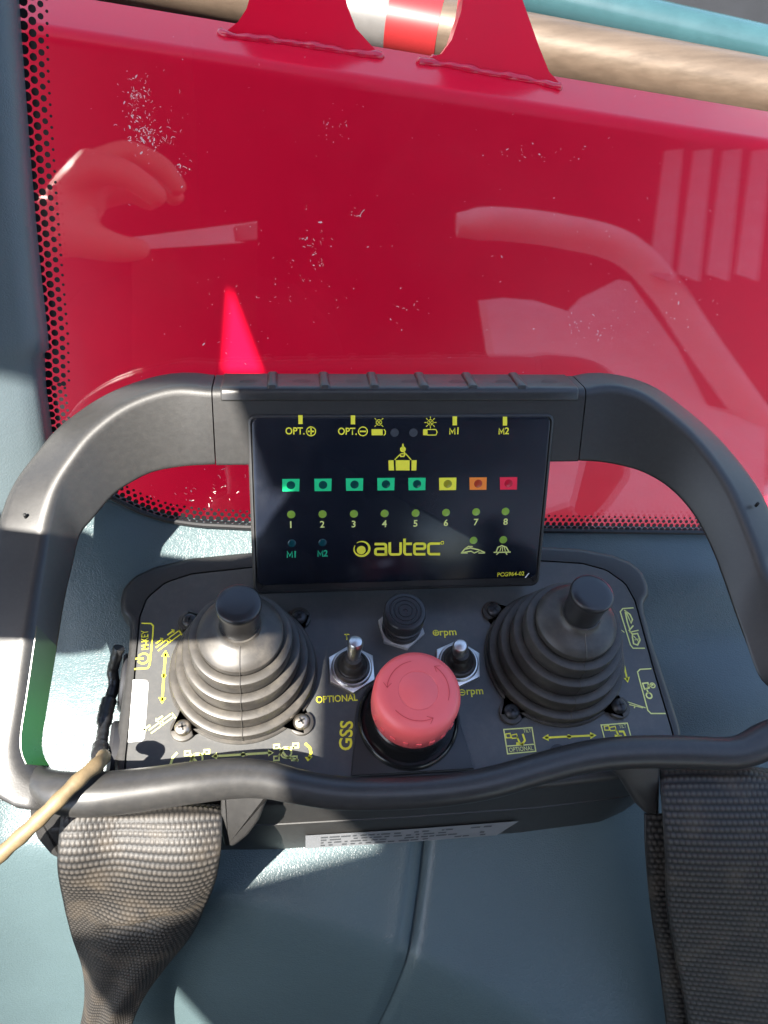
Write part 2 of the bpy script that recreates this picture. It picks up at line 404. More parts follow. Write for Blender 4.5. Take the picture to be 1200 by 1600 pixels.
# skirt gives the dash its thickness
nb = len(V)
loop = [i*NY for i in range(NX)] + [(NX-1)*NY+j for j in range(1, NY)] + [i*NY+NY-1 for i in range(NX-2, -1, -1)] + [j for j in range(NY-2, 0, -1)]
for a in loop: V.append((V[a][0], V[a][1], min(V[a][2]-20, V[a][2])))
for q in range(len(loop)):
    a, b = loop[q], loop[(q+1) % len(loop)]; F.append((b, a, nb+q, nb+(q+1) % len(loop)))
dash = build('dashboard', V, F, 'vinyl', angle=70); tag(dash, kind='structure')

# the flap of vinyl lying over the front of the dash, its edge is the seam
MB_ = MB(); V = []; F = []; n1 = 90; n2 = 60
for i, y in enumerate(np.linspace(-40, -290, n1)):
    xe = np.interp(-y, -SEAM[:, 1], SEAM[:, 0])
    for j, t in enumerate(np.linspace(0, 1, n2)):
        x = -400+(xe+400)*(1-(1-t)**1.6)
        lift = 1.2 + 2.4*math.exp(-((xe-x)/10)**2) - .9*math.exp(-((xe-x)/1.0)**2)
        V.append((x, y, float(dash_z(np.float64(x), np.float64(y)))+lift))
for i in range(n1-1):
    for j in range(n2-1):
        a = i*n2+j; F.append((a, a+n2, a+n2+1, a+1))
nb = len(V)
for i in range(n1):
    v = V[i*n2+n2-1]; V.append((v[0]-.8, v[1], v[2]-4.5))
for i in range(n1-1): F.append((i*n2+n2-1, (i+1)*n2+n2-1, nb+i+1, nb+i))
flap = build('dashboard_cover', V, F, 'vinyl', angle=70); tag(flap, kind='structure')

# left pillar
pe = [(22, -140), (30, 0), (38, 110), (47, 230), (56, 340), (66, 440), (75, 520), (77, 545), (70, 552), (72, 600), (80, 660), (88, 720), (96, 790), (104, 880)]
rings = []
for p in pe:
    e = gpt(p) - GN*1.5
    u = GF.u
    prof = [(0, -2), (0, 4), (-1.2, 8), (-4, 11), (-10, 14), (-24, 19), (-36, 22), (-44, 20), (-47, 10), (-46, -6), (-20, -8)]
    rings.append([e + u*a - GN*h for a, h in prof])
mb = MB(); mb.loft(rings)
pil = mb.build('window_pillar', 'pillar', angle=50); tag(pil, kind='structure')

# ------------------------------------------------------------------ window
win = root('cab_window', gpt((600, 824)), 'large clear cab window with black dotted border and dusty specks', 'window')
gl = [(30-12, -140), (38-12, 110), (47-12, 230), (56-10, 340), (66-10, 440), (64, 520), (62, 600)] + gbot[1:]
edge = [gpt(p) for p in gl]
poly = [GF.px(p) for p in gl] + [GF.px((1700, 800)), GF.px((1900, -140))]
poly = np.array(poly)
if area(poly) < 0: poly = poly[::-1]
mb = MB(); mb.loft([[GF.at(a, b, 0) for a, b in poly], [GF.at(a, b, -5) for a, b in poly]])
mb.build('glass_pane', 'glass', win, smooth=False)
# black seal under the lower edge
P = resample(GB[3:], 80)
P = np.array([p + GF.v*(-.6)-GN*.6 for p in P])
mb = MB(); mb.tube(P, 1.6, 8); mb.build('rubber_seal', 'seal', win)
# frit dots
E2 = resample(np.array([GF.px(p) for p in [(26, -140), (34, 110), (43, 230), (52, 340), (61, 440), (69, 520), (72, 600), (80, 660)] + gbot[1:]]), 900)
tan = np.gradient(E2, axis=0); tan /= np.linalg.norm(tan, axis=1)[:, None]; inn = np.stack([-tan[:, 1], tan[:, 0]], 1)
cum = np.r_[0, np.cumsum(np.linalg.norm(np.diff(E2, axis=0), axis=1))]
if (inn[len(inn)//4] @ (np.array(GF.px((700, 400)))-E2[len(inn)//4])) < 0: inn = -inn
corner = GF.px((160, 770)); ci = np.argmin(np.linalg.norm(E2-corner, axis=1)); sc_ = cum[ci]
mb = MB()
def fritdots(s0, s1, pitch, rows):
    for k, (off, r) in enumerate(rows):
        s = s0 + (pitch/2 if k % 2 else 0)
        while s < s1:
            x = np.interp(s, cum, E2[:, 0]); y = np.interp(s, cum, E2[:, 1]); i = min(len(cum)-1, np.searchsorted(cum, s))
            c = np.array([x, y])+inn[i]*off
            disc_faces(mb, GF, c, r*random.uniform(.95, 1.05), .25, n=12); s += pitch
sleft = cum[np.argmin(np.linalg.norm(E2-np.array(GF.px((72, 600))), axis=1))]
fritdots(0, sleft, 4.6, [(1.4, 1.9), (5.0, 1.65), (8.4, 1.3), (11.0, .65)])
fritdots(sleft, cum[-1], 3.9, [(.8, 1.6), (3.6, 1.4), (6.4, 1.15), (8.8, .75)])
fo = mb.build('frit_dots', 'frit', win, smooth=False); fo['kind'] = 'stuff'
# dust flakes and scratches stuck to the glass
mb = MB()
def flake(p, size):
    a, b = GF.px(p); n = random.choice((3, 4, 5)); t0 = random.random()*6.3; el = random.choice((1, 1, 1, 2.2, 3.2)); ang = random.random()*3.14
    if random.random() < .55:
        L_ = size*random.uniform(1.5, 4); cv = random.uniform(-2.2, 2.2)
        pp_ = [np.array((a, b))]; 
        for k in range(5): an = ang+cv*k/5; pp_.append(pp_[-1]+np.array((math.cos(an), math.sin(an)))*L_/5)
        ribbon_faces(mb, GF, pp_, size*random.uniform(.25, .45), .3); return
    pts = []
    for k in range(n):
        t = t0+k*6.283/n; r = size*random.uniform(.5, 1)
        x, y = r*el*math.cos(t), r*math.sin(t)
        pts.append((a+x*math.cos(ang)-y*math.sin(ang), b+x*math.sin(ang)+y*math.cos(ang)))
    mb.add([GF.at(x, y, .3) for x, y in pts], [tuple(range(n))])
for (cx, cy, sx, sy, n, sz) in [(212, 165, 12, 26, 80, .45), (235, 210, 15, 12, 70, .5), (240, 190, 30, 45, 40, .3), (285, 265, 6, 14, 14, .4), (512, 200, 14, 18, 18, .35),
                                (480, 400, 40, 40, 26, .35), (495, 390, 14, 18, 24, .4), (560, 335, 5, 6, 5, .6), (830, 240, 45, 6, 24, .32), (645, 490, 14, 14, 10, .5), (905, 515, 32, 12, 50, .35),
                                (1060, 490, 40, 30, 26, .35), (440, 470, 70, 50, 24, .3), (400, 520, 60, 30, 14, .32), (840, 330, 120, 90, 26, .28), (600, 200, 280, 120, 50, .22), (700, 450, 300, 110, 50, .24), (320, 770, 50, 16, 22, .5), (360, 755, 20, 10, 8, .6)]:
    for k in range(n): flake((random.gauss(cx, sx), random.gauss(cy, sy)), sz*random.uniform(.5, 1.3))
fo = mb.build('dust_specks', 'dust', win, smooth=False); fo['kind'] = 'stuff'

# ------------------------------------------------------------------ red boom outside
BN = unit((0.03, -.86, .50)); BP = CAM + unit(ray((600, 400)))*950
def bpt(p, h=0): return onpl(p, BP, BN) + BN*h
topL = [(-300, -5), (75, 45), (300, 76), (600, 114), (870, 162), (1200, 222), (1700, 310)]
A0 = bpt((75, 45)); A1 = bpt((1200, 222)); BU = unit(A1-A0)
BD = unit(np.cross(BU, BN)); 
if BD[2] > 0: BD = -BD
BK = -BN + .0*BD                                        # back direction
def bm(s, d, k): return A0 + BU*s + BD*d - BN*k          # along, down the face, backwards
beam = root('red_crane_boom', bm(400, 700, 150), 'thick glossy red painted steel boom beyond the window', 'boom')
Ls = np.linspace(-700, 1500, 23)
sec = []
TB = 92
UPB = unit(-BD*.42 - BN*.9)                              # the top face leans back and rises a little
prof = [(0, 900), (0, 12)] + [(12-12*math.sin(a), 12-12*math.cos(a)) for a in np.linspace(0, math.pi/2, 6)][::-1][:0]
def sect(s):
    p0 = bm(s, 0, 0); out = [bm(s, 900, 0), bm(s, 300, 0), bm(s, 14, 0)]
    a = bm(s, 14, 0); b = p0; c = p0 + UPB*14
    for t in np.linspace(.15, 1, 6): out.append((1-t)**2*a+2*t*(1-t)*b+t*t*c)
    out.append(p0+UPB*TB); out.append(p0+UPB*TB-BN*25+BD*20); out.append(bm(s, 900, TB))
    return out
mb = MB(); mb.loft([sect(s) for s in Ls]); mb.build('beam', 'redpaint', beam, angle=50)
# thin plate strip welded along the top edge
def topframe_pt(p):                                       # pixel on the beam's top face
    n = unit(np.cross(BU, UPB)); return onpl(p, bm(0, 0, 0), n)
TN = unit(np.cross(BU, UPB)); TN = TN if TN[2] > 0 else -TN
# two lugs : thick plates standing on the top face, outline traced in the photograph
def lug(pts, thick):
    base = topframe_pt(pts[0]); n = unit(BN*1.0+TN*.15)
    Pq = [onpl(p, base, n) for p in pts]
    mb = MB(); mb.loft([Pq, [q-n*thick for q in Pq]]); return mb
l1 = [(352, 50), (372, 34), (385, 14), (398, -30), (410, -120), (470, -190), (520, -120), (534, -30), (543, 10), (556, 44), (592, 84), (560, 82), (470, 68)]
l2 = [(655, 96), (690, 84), (706, 62), (720, 20), (728, -30), (735, -130), (770, -190), (800, -130), (806, -30), (820, 10), (842, 72), (858, 112), (880, 136), (800, 122), (720, 108)]
for q in (l1, l2): lug(q, 26).build('lug', 'redpaint', beam, smooth=False)
# welds
def weld(pts, r):
    r *= .8; P = spline([topframe_pt(p)+TN*r*.1 for p in pts], 60)
    ph_ = random.random()*6; rad = [r*(.85+.16*math.sin(i*.33+ph_)+.12*math.sin(i*.83+ph_*2)) for i in range(60)]
    rad[0] = rad[-1] = r*.25
    mb = MB(); mb.tube(P, rad, 10); return mb
weld([(340, 50), (362, 58), (430, 66), (500, 76), (560, 86), (600, 90)], 7).build('weld_bead', 'weld', beam)
weld([(650, 98), (700, 104), (760, 116), (820, 126), (878, 140)], 7.5).build('weld_bead', 'weld', beam)
weld([(672, 92), (740, 98), (800, 112), (862, 126)], 6).build('weld_bead', 'weld', beam)
weld([(372, 40), (420, 50), (500, 62), (560, 72)], 6).build('weld_bead', 'weld', beam)

# pipes behind the boom
def far(p, D): d = ray(p); return CAM + d*(D/1.0)
def pipe(name, p0, p1, D0, D1, r, m, label, cat):
    a = far(p0, D0); b = far(p1, D1); mb = MB(); mb.tube([a, a+(b-a)*.33, a+(b-a)*.66, b], r, 40)
    o = mb.build(name, m); return tag(o, label, cat), a, b
t1 = root('striped_pipe', far((900, 90), 1150), 'worn brownish steel pipe with white and red tape behind the red boom', 'pipe')
a = far((100, -62), 1200); b = far((1500, 205), 1140); ab = b-a
mb = MB(); mb.tube([a, a+ab*.5, b], 46, 48); mb.build('pipe_tube', 'rustpipe', t1)
def band(px0, px1, m):
    f0 = (px0-100)/1400; f1 = (px1-100)/1400
    mb = MB(); mb.tube([a+ab*f0, a+ab*(f0+f1)/2, a+ab*f1], 46.8, 48); mb.build('tape_band', m, t1)
band(545, 626, 'tapewhite'); band(626, 705, 'tapered')
o, _, _ = pipe('teal_pipe', (300, -125), (1500, 150), 1420, 1380, 40, 'tealpipe', 'glossy teal painted pipe running above the worn striped pipe', 'pipe')
# dark chassis behind everything
cb = MB(); c0 = far((700, -200), 2100); ax = np.array([unit(BU), unit(np.cross(BN, BU)), BN])
cb.box(c0, (2600, 1700, 60), ax)
cb.box(far((1050, -40), 1990), (420, 30, 40), ax)
tag(cb.build('truck_chassis', 'darkmetal', smooth=False), 'dark shadowed truck chassis seen beyond the pipes', 'chassis')

# ------------------------------------------------------------------ added slab out of view, cut to shape shade and sun patches
ZR = 760.0
def up(P, z=ZR): P = np.asarray(P, float); return P + SUN*((z-P[2])/SUN[2])
e0 = up((-47, -40, 0)); e1 = up((-64, 67, 51)); 
def cutslab(name, poly, z=ZR, th=14):
    fr = Frame((0, 0, z), (1, 0, 0), (0, 1, 0)); p = np.array(poly, float)
    if area(p) < 0: p = p[::-1]
    mb = MB(); mb.prism(fr, p, 0, th); return mb
dx = (e1[0]-e0[0])/(e1[1]-e0[1])
def ex(y): return e0[0]+dx*(y-e0[1])
yb = up(GB[6])[1]
tri = [up(bpt(p)) for p in [(355, 440), (345, 590), (412, 590)]]
# outline cut from wanted shade: right-hand side, boom, hand notch, triangular sun hole
tg = [(p[0], p[1]) for p in tri]; RY = up(A0+UPB*TB)[1]+25
if area(np.array(tg)) < 0: tg = [tg[0], tg[2], tg[1]]
poly = [(-600, -820), (-600, -462), (ex(-430), -430), (ex(-292), -292), (-378, -285), (-370, -250), (-384, -226), (ex(-224), -224), (ex(yb+55), yb+55), (-2000, yb+190), (-2000, RY), (tg[0][0], RY), tg[0], tg[1], tg[2], (tg[0][0]+.05, tg[0][1]), (tg[0][0]+.05, RY), (190, RY), (190, -60), (-95, -110), (-95, -820)]
slabm = cutslab('shade_slab', poly); ro = slabm.build('shade_slab', 'shadeslab', smooth=False); tag(ro, kind='structure')
# ================================================================== REMOTE CONTROL
rem = root('remote_control', (0, 0, -79), 'black crane remote control box with two joysticks and red stop button', 'remote control')
PF = Frame((0, 0, 0), (1, 0, 0), (0, 1, 0))
def sym(h): h = np.array(h, float); return np.vstack([h, (h[::-1]*[-1, 1])])
outer_h = [(0, -66), (70, -65.5), (118, -63), (134, -58), (141, -48), (142.5, -40), (142, -17), (141, 8), (141.5, 26), (142.5, 32), (147, 37), (148.5, 43), (147.5, 52), (142, 59), (132, 64.5), (112, 69.6), (80, 72.4), (40, 73), (0, 73)]
panel_h = [(0, -55.5), (80, -55.4), (130, -55), (135.6, -52), (136, -40), (135.6, -8), (136.2, 33), (133.5, 44), (124.5, 53), (111, 57.8), (80, 60.8), (40, 61.2), (0, 61.2)]
def angular(h, n=220):
    P = sym(h); P = resample(np.vstack([P, P[:1]]), 3000)
    a = np.unwrap(np.arctan2(P[:, 1], P[:, 0])); a0 = -math.pi/2
    # star-shaped: radius by angle
    ang = np.arctan2(P[:, 1], P[:, 0]); o = np.argsort(ang); r = np.linalg.norm(P, axis=1)
    # equal spacing along the outer outline for good corners
    return ang[o], r[o]
ao, rr_o = angular(outer_h); ap, rr_p = angular(panel_h)
base_out = resample(np.vstack([sym(outer_h), sym(outer_h)[:1]]), 241)[:-1]; ANG = np.arctan2(base_out[:, 1], base_out[:, 0])
def ring_of(a, r, off=0.0):
    rad = np.interp(ANG, a, r, period=2*math.pi); P = np.stack([rad*np.cos(ANG), rad*np.sin(ANG)], 1)
    return offset_poly(P, off) if off else P
RO = ring_of(ao, rr_o); RP = ring_of(ap, rr_p)
def z3(P, z): return [(p[0], p[1], z) for p in P]
def belly(P, z):                                          # lower shell swells forward, sits on the sloping dash
    t = np.clip(-z/79, 0, 1); out = []
    for p in P:
        y = p[1]-(8*t if p[1] < 0 else -2*t)
        zz = z if z > -20 else max(z, -79) + max(0, (y+72))*.28*np.clip((-z-20)/59, 0, 1)
        out.append((p[0]*(1-.02*t), y, zz))
    return out
Rm = offset_poly(RO, -1.2); Ri = offset_poly(RO, -3)
rings = [belly(offset_poly(RO, -10), -79), belly(offset_poly(RO, -4), -79), belly(offset_poly(RO, -1), -75), belly(RO, -60), belly(offset_poly(RO, -.3), -34), belly(offset_poly(RO, -.3), -32.5), belly(offset_poly(RO, -1.6), -32.3), belly(offset_poly(RO, -1.6), -30.8), belly(offset_poly(RO, -.3), -30.5),
         z3(RO, -14), z3(RO, -4.5), z3(offset_poly(RO, -.35), -2.6), z3(offset_poly(RO, -1.2), -1.1), z3(offset_poly(RO, -2.6), -.25), z3(offset_poly(RO, -4.2), 0), z3(offset_poly(RP, .75), 0), z3(offset_poly(RP, .7), -.4), z3(offset_poly(RP, .7), -2.2)]
mb = MB(); mb.loft(rings); mb.build('housing', 'plastic', rem, angle=35)
mb = MB(); mb.loft([z3(RP, -2.4), z3(RP, -.3), z3(offset_poly(RP, -.3), 0)]); panel = mb.build('control_panel', 'panel', rem, angle=35)

# ---------------- stop plate and emergency stop
EC = np.array([0, -29.5, 0.])
pp = []
for a in np.radians(np.linspace(-8, 188, 40)): pp.append((EC[0]+26.6*math.cos(a), EC[1]+26.6*math.sin(a)))
pp += [(-28.6, -45), (-30, -55.2), (29.8, -55.2), (28.4, -45)]
mb = MB(); mb.prism(PF, pp, .05, 1.4, .5); mb.build('stop_plate', 'stopplate', rem, angle=35)
es = MB().lathe([(0.1, 1.4), (25.4, 1.4), (25.4, 3), (24.6, 4.4), (24, 4.8), (23.6, 4.2), (23.2, 3.2), (21.8, 3.2), (20.2, 10), (19.8, 15.5), (19, 16), (18.3, 16), (17, 22), (17, 27), (.1, 27)], EC, 72).build('emergency_stop', 'gloss', rem, angle=30)
bt = MB().lathe([(.1, 18.4), (18, 18.4), (19.6, 19), (20.1, 20), (20.3, 24), (20.3, 24.6), (20.5, 25), (20.5, 36.5), (20.0, 38.8), (18.8, 40.6), (17, 41.5), (14, 41.9), (9.4, 42.05), (9.1, 41.85), (8.8, 42.05), (.1, 42.15)], EC, 96)
bt.build('stop_button', 'stopred', es, angle=35)
BFm = Frame(EC+np.array([0, 0, 42.0]), (1, 0, 0), (0, 1, 0))
mb = MB()
for a0, a1 in ((98, 172), (218, 292), (338, 412)):
    arc = [(14.3*math.cos(math.radians(t)), 14.3*math.sin(math.radians(t))) for t in np.linspace(a0, a1, 18)]
    ribbon_faces(mb, BFm, arc, .28, .10)
    e = arc[-1]; t = math.radians(a1); tv = np.array([-math.sin(t), math.cos(t)]); nv = np.array([math.cos(t), math.sin(t)])
    for s_ in (-1, 1): ribbon_faces(mb, BFm, [np.array(e), np.array(e)-tv*2.2+nv*s_*1.8], .25, .10)
mb.build('rotation_arrows', 'stopline', es, smooth=False)
nb_ = MB()
for k in range(9):
    a = math.radians(200+k*17.5)
    c = EC+np.array([20.4*math.cos(a), 20.4*math.sin(a), 26.5]); t = np.array([-math.sin(a), math.cos(a), 0]); nrm = np.array([math.cos(a), math.sin(a), 0])
    nb_.box(c, (2.4, 1.0, 3.4), np.array([t, nrm, [0, 0, 1]]))
nb_.build('grip_notches', 'stopred', es, smooth=False)

# ---------------- joysticks
def screw_mesh(m):
    b = MB().lathe([(.1, 0), (4.1, 0), (4.1, .8), (3.7, 1.7), (2.8, 2.4), (1.4, 2.7), (.1, 2.75)], (0, 0, 0), 24)
    return b
def joystick(cx, cy, lean, screwm, dustm):
    c = np.array([cx, cy, 0.])
    prof = [(.1, .1), (37.4, .1), (37.4, 1.4), (36.8, 1.9)]
    for R_, z_, h_ in ((36.3, 1.9, 6.2), (32.3, 8.6, 9.0), (28.2, 18.4, 9.6), (24.2, 28.6, 9.2)):
        prof += [(R_-.35, z_), (R_, z_+1.2), (R_, z_+h_-1.0), (R_-.25, z_+h_-.4), (R_-.9, z_+h_-.05), (R_-3.2, z_+h_+.1), (R_-4.3, z_+h_-.1), (R_-4.7, z_+h_-.7), (R_-4.6, z_+h_+.1)]
    prof += [(19.9, 38.6), (20.2, 40.2), (19.9, 41.8), (18.7, 43.2), (16.4, 44.4), (13.6, 45.3), (11.4, 46.2), (10.0, 47.4), (9.4, 49), (.1, 49.2)]
    V, F = [], []
    b = MB(); n = 96; rings = []
    for r, z in prof:
        k = (z/52.)**1.2
        rings.append([c + np.array([r*math.cos(a)+lean[0]*k, r*math.sin(a)+lean[1]*k, z]) for a in np.arange(n)*2*math.pi/n])
    b.loft(rings)
    # ears of the flange that carry the screws
    for sx in (-1, 1):
        for sy in (-1, 1):
            q = c+np.array([sx*28.5, sy*28.5, 0]); d = unit(np.array([-sx, -sy, 0]))
            pts = []
            for a in np.radians(np.linspace(-100, 100, 16)):
                base = -d; t = np.array([-base[1], base[0], 0])
                pts.append(q + (base*math.cos(a)+t*math.sin(a))*6.2)
            t = np.array([d[1], -d[0], 0])
            pts += [q+d*9-t*9, q+d*9+t*9]
            pts = [(p[0]-0, p[1]) for p in pts]
            b.prism(PF, pts, .1, 2.4, .5)
    j = b.build('joystick', dustm, rem, angle=28)
    kt = c+np.array([lean[0], lean[1], 45.])
    ax = unit((lean[0]*.02, lean[1]*.02+.02, 1))
    MB().lathe([(.1, 0), (8.6, 0), (9.0, 3), (9.1, 9), (9.5, 15), (10.1, 18.2), (10.35, 19.2), (10.35, 20.4), (10.0, 21.1), (9.3, 21.5), (6, 21.8), (.1, 21.9)], kt, 64, ax).build('knob', 'knob', j, angle=35)
    for sx in (-1, 1):
        for sy in (-1, 1):
            mt = screwm(sx, sy)
            o = screw_mesh(mt); o.V = [v+c+np.array([sx*28.5, sy*28.5, 2.4]) for v in o.V]
            o.build('screw', mt, j, angle=50)
            x = MB(); ang = random.random()*1.5
            for q in (0, math.pi/2):
                u = np.array([math.cos(ang+q), math.sin(ang+q), 0]); x.box(c+np.array([sx*28.5, sy*28.5, 5.0]), (3.9, .95, .42), np.array([u, np.cross((0, 0, 1), u), [0, 0, 1]]))
            x.build('screw_slot', 'dark', j, smooth=False)
    # moulding line down the front of the boot
    ln = [c+np.array([lean[0]*(z/52.)**1.2+.2, -r-.05+lean[1]*(z/52.)**1.2, z]) for r, z in prof[4:-2]]
    m2 = MB(); m2.tube(ln, .28, 6, up=(1, 0, 0)); m2.build('mould_line', dustm, j)
    return j
joystick(-81.7, 0, (1.0, 3.6), lambda x, y: 'dullsteel' if y < 0 else 'blackscrew', 'rubber')
joystick(81.7, 0, (1.2, 3.4), lambda x, y: 'blackscrew', 'rubber')

# ---------------- toggles and buzzer
def hexa(r, rot): return [(r*math.cos(math.radians(rot+60*k)), r*math.sin(math.radians(rot+60*k))) for k in range(6)]
def toggle(c, ax, hl, rot):
    c = np.array(c, float); fr = Frame(c, (1, 0, 0), (0, 1, 0)); ax = unit(ax)
    nut = MB().prism(fr, hexa(13.2, rot), .05, 2.6, .4).lathe([(9.2, 2.6), (10.6, 2.6), (10.6, 3.6), (9.9, 4.3), (9.0, 4.4), (8.8, 3.0)], c, 40).build('toggle_switch', 'steel', rem, angle=30)
    MB().lathe([(.1, 2.6), (9.3, 2.6), (9.4, 4.4), (8.8, 6.0), (7.8, 6.4), (7.2, 6.0), (6.6, 6.6), (6.0, 9.2), (5.2, 10.6), (4.7, 11.2), (4.4, 14.2), (4.1, 15.0), (.1, 15.2)], c, 48, unit(np.array([0, 0, 2.])+ax)).build('rubber_boot', 'rubber', nut, angle=28)
    MB().lathe([(.1, 12), (3.1, 12), (3.3, 15), (3.8, hl-5), (4.0, hl-3), (3.9, hl-1.6), (3.1, hl-.4), (1.7, hl), (.1, hl+.1)], c, 40, ax).build('lever', 'steel', nut, angle=40)
toggle((-26.8, -1.5, 0), (.03, .13, 1), 28.5, 30)
toggle((29.2, -1, 0), (-.10, .03, 1), 24, 22)
bc = np.array([1.2, 20.8, 0]); bfr = Frame(bc, (1, 0, 0), (0, 1, 0))
bz = MB().prism(bfr, hexa(12.9, 40), .05, 2.6, .4).build('buzzer', 'whitenut', rem, angle=30)
MB().lathe([(.1, 3), (10.6, 3), (10.6, 7), (9.6, 7.3), (9.6, 8.5), (10.8, 8.8), (11.0, 12), (10.0, 12.4), (10.0, 13.4), (10.9, 13.8), (10.9, 20.6), (10.4, 21.3), (9.6, 21.5), (8.4, 21.5), (8.2, 21.1), (7.8, 21.1), (7.6, 21.5), (6.2, 21.5), (6.0, 21.1), (5.6, 21.1), (5.4, 21.5), (4, 21.5), (3.8, 21.1), (3.4, 21.1), (3.2, 21.5), (1.2, 21.5), (1, 21.1), (.1, 21.1)], bc, 64).build('buzzer_cap', 'knob', bz, angle=25)

# ---------------- panel print
P = lambda: Print(PF, .16)
P().line([(222, 974), (236, 974.5), (239.5, 978), (239, 990), (236, 1020), (234, 1039), (231, 1044), (211, 1045.5)], .75).done('key_outline', 'yellow', panel)
text(PF, 'M-KEY', (232.5, 1014), (231.5, 984), 'yellow', panel, .16, 3.6)
pw = P(); c = PF.px((224, 1029)); arc = [(c[0]+2.7*math.cos(math.radians(t)), c[1]+2.7*math.sin(math.radians(t))) for t in np.linspace(-145, 145, 26)]
ribbon_faces(pw.mb, PF, arc, .8, .16); ribbon_faces(pw.mb, PF, [(c[0]-3.6, c[1]), (c[0]-.2, c[1])], .8, .16); pw.done('power_symbol', 'yellow', panel)
P().poly([(208, 1062), (229, 1063), (232, 1068), (226, 1153), (222, 1158), (200, 1160)]).done('white_sticker', 'white', panel)
def arrow2(p0, p1, m, head=9, hw=5.5, dot=None, wd=1.0, ends=(1, 1)):
    q = P(); p0 = np.array(p0, float); p1 = np.array(p1, float); d = unit(p1-p0); nrm = np.array([-d[1], d[0]])
    q.line([p0+d*head*.6*ends[0], p1-d*head*.6*ends[1]], wd)
    for e, s_, on in ((p0, 1, ends[0]), (p1, -1, ends[1])):
        if on: q.poly([e, e+d*s_*head+nrm*hw, e+d*s_*head-nrm*hw])
    if dot is not None: q.disc(dot, 1.1)
    return q.done('arrow_marking', m, panel)
arrow2((259, 1016), (253, 1100), 'yellow', 10, 6, (256, 1056), 1.1)
def boomicon(p, ang, L, m, sub):
    q = P(); p = np.array(p, float); d = np.array([math.cos(ang), math.sin(ang)]); n = np.array([-d[1], d[0]])
    q.line([p+n*3, p+n*3+d*L], .6).line([p-n*3, p-n*3+d*L], .6).line([p+d*L*.45-n*3, p+d*L*.45+n*3], .5).line([p+d*L*.55-n*3, p+d*L*.55+n*3], .5)
    q.line([p+d*L-n*3, p+d*L+n*6], .8)
    for k in sub:
        b = p+d*L*k[0]+n*k[1]; e = b+d*9*k[2]
        q.line([b, e], .9).poly([e+d*4*k[2], e+n*4, e-n*4])
    return q.done('boom_symbol', m, panel)
boomicon((246, 1014), math.atan2(-28, 38), 44, 'yellow', [(.1, -8, 1), (.6, -8, 1)])
boomicon((235, 1143), math.atan2(-28, 38), 44, 'paleyellow', [(.1, -8, -1), (.65, -8, -1)])
# slewing arrows and machine symbols along the front
arrow2((330, 1182), (428, 1176), 'paleyellow', 9, 5.5, (380, 1179), 1.1)
def machine(cx, cy, m):
    q = P()
    for dx, dy in ((-15, -9), (15, -11), (-15, 9), (13, 9)):
        x, y = cx+dx, cy+dy; q.line([(x-4, y-3), (x+4, y-3.4), (x+4, y+3), (x-4, y+3.4)], .7, True)
    q.line([(cx-12, cy+6), (cx-4, cy-6), (cx+12, cy-8)], .9).line([(cx-10, cy-6), (cx, cy+6), (cx+18, cy+12)], 1.2)
    q.disc((cx, cy), 3.0, 2.2)
    return q.done('machine_symbol', m, panel)
machine(308, 1186, 'paleyellow'); machine(447, 1176, 'paleyellow')
P().line([(478, 1163), (484, 1168), (486, 1176), (483, 1184)], 1.2).poly([(476, 1183), (489, 1182), (481, 1190)]).done('turn_arrow', 'yellow', panel)
P().line([(276, 1177), (270, 1184), (267, 1193)], 1.1).done('turn_arrow', 'paleyellow', panel)
text(PF, 'T', (538, 1000), (546, 1000), 'yellow', panel, .16, 3.4)
text(PF, 'OPTIONAL', (494, 1099), (559, 1095), 'yellow', panel, .16, 3.6)
text(PF, 'GSS', (550, 1173), (552, 1127), 'yellow', panel, .16, 6.6, .02)
def rpm(cx, cy, x0, x1, minus, base):
    q = P(); q.disc((cx, cy), 1.75, 1.25); q.line([(cx-3, cy+.1), (cx+3, cy-.1)], .5)
    if not minus: q.line([(cx, cy-3.5), (cx, cy+3.5)], .5)
    q.done('speed_symbol', 'yellow', panel)
    text(PF, 'rpm', (x0, base+1), (x1, base), 'yellow', panel, .16)
rpm(681, 989, 688, 714, False, 996); rpm(722, 1082, 730, 756, True, 1088.5)
# right-hand side
P().line([(989, 950), (973, 951), (969, 956), (972, 966), (985, 1008), (989, 1013), (1007, 1013)], .65).done('speed_outline', 'paleyellow', panel)
P().line([(1017, 1045), (1000, 1046), (996, 1050), (998, 1058), (1012, 1110), (1017, 1115), (1039, 1115)], .65).done('engine_outline', 'paleyellow', panel)
P().line([(976, 954), (984, 960), (988, 968), (986, 974), (978, 956)], .8).line([(977, 957), (980, 972), (984, 984), (989, 978)], .8).line([(983, 985), (987, 990)], .9).done('hare_symbol', 'paleyellow', panel)
q = P().line([(988, 991), (996, 990), (1000, 1000), (996, 1008), (990, 1006), (988, 996)], .8, True).line([(990, 994), (998, 1003)], .5).line([(992, 1000), (1000, 998)], .5).line([(984, 988), (997, 985)], .6); q.done('tortoise_symbol', 'paleyellow', panel)
q = P().line([(1004, 1068), (1012, 1067), (1014, 1075), (1007, 1077)], .8, True).line([(1012, 1072), (1020, 1070)], .9).line([(1010, 1077), (1013, 1083)], .9)
q.disc((1019.5, 1071), 1.6, 1.0); q.disc((1014, 1087), 1.9, 1.1); q.done('engine_symbol', 'paleyellow', panel)
P().line([(943, 963), (975, 988)], .5).line([(945, 968), (971, 989)], .5).line([(956, 973), (954, 976)], .6).line([(943, 963), (945, 968)], .6).done('boom_symbol', 'paleyellow', panel)
P().poly([(960, 991), (963, 998), (967, 998)]).done('arrow_marking', 'yellow', panel)
arrow2((972, 1026), (981, 1067), 'yellow', 8.5, 5, None, .9, (0, 1))
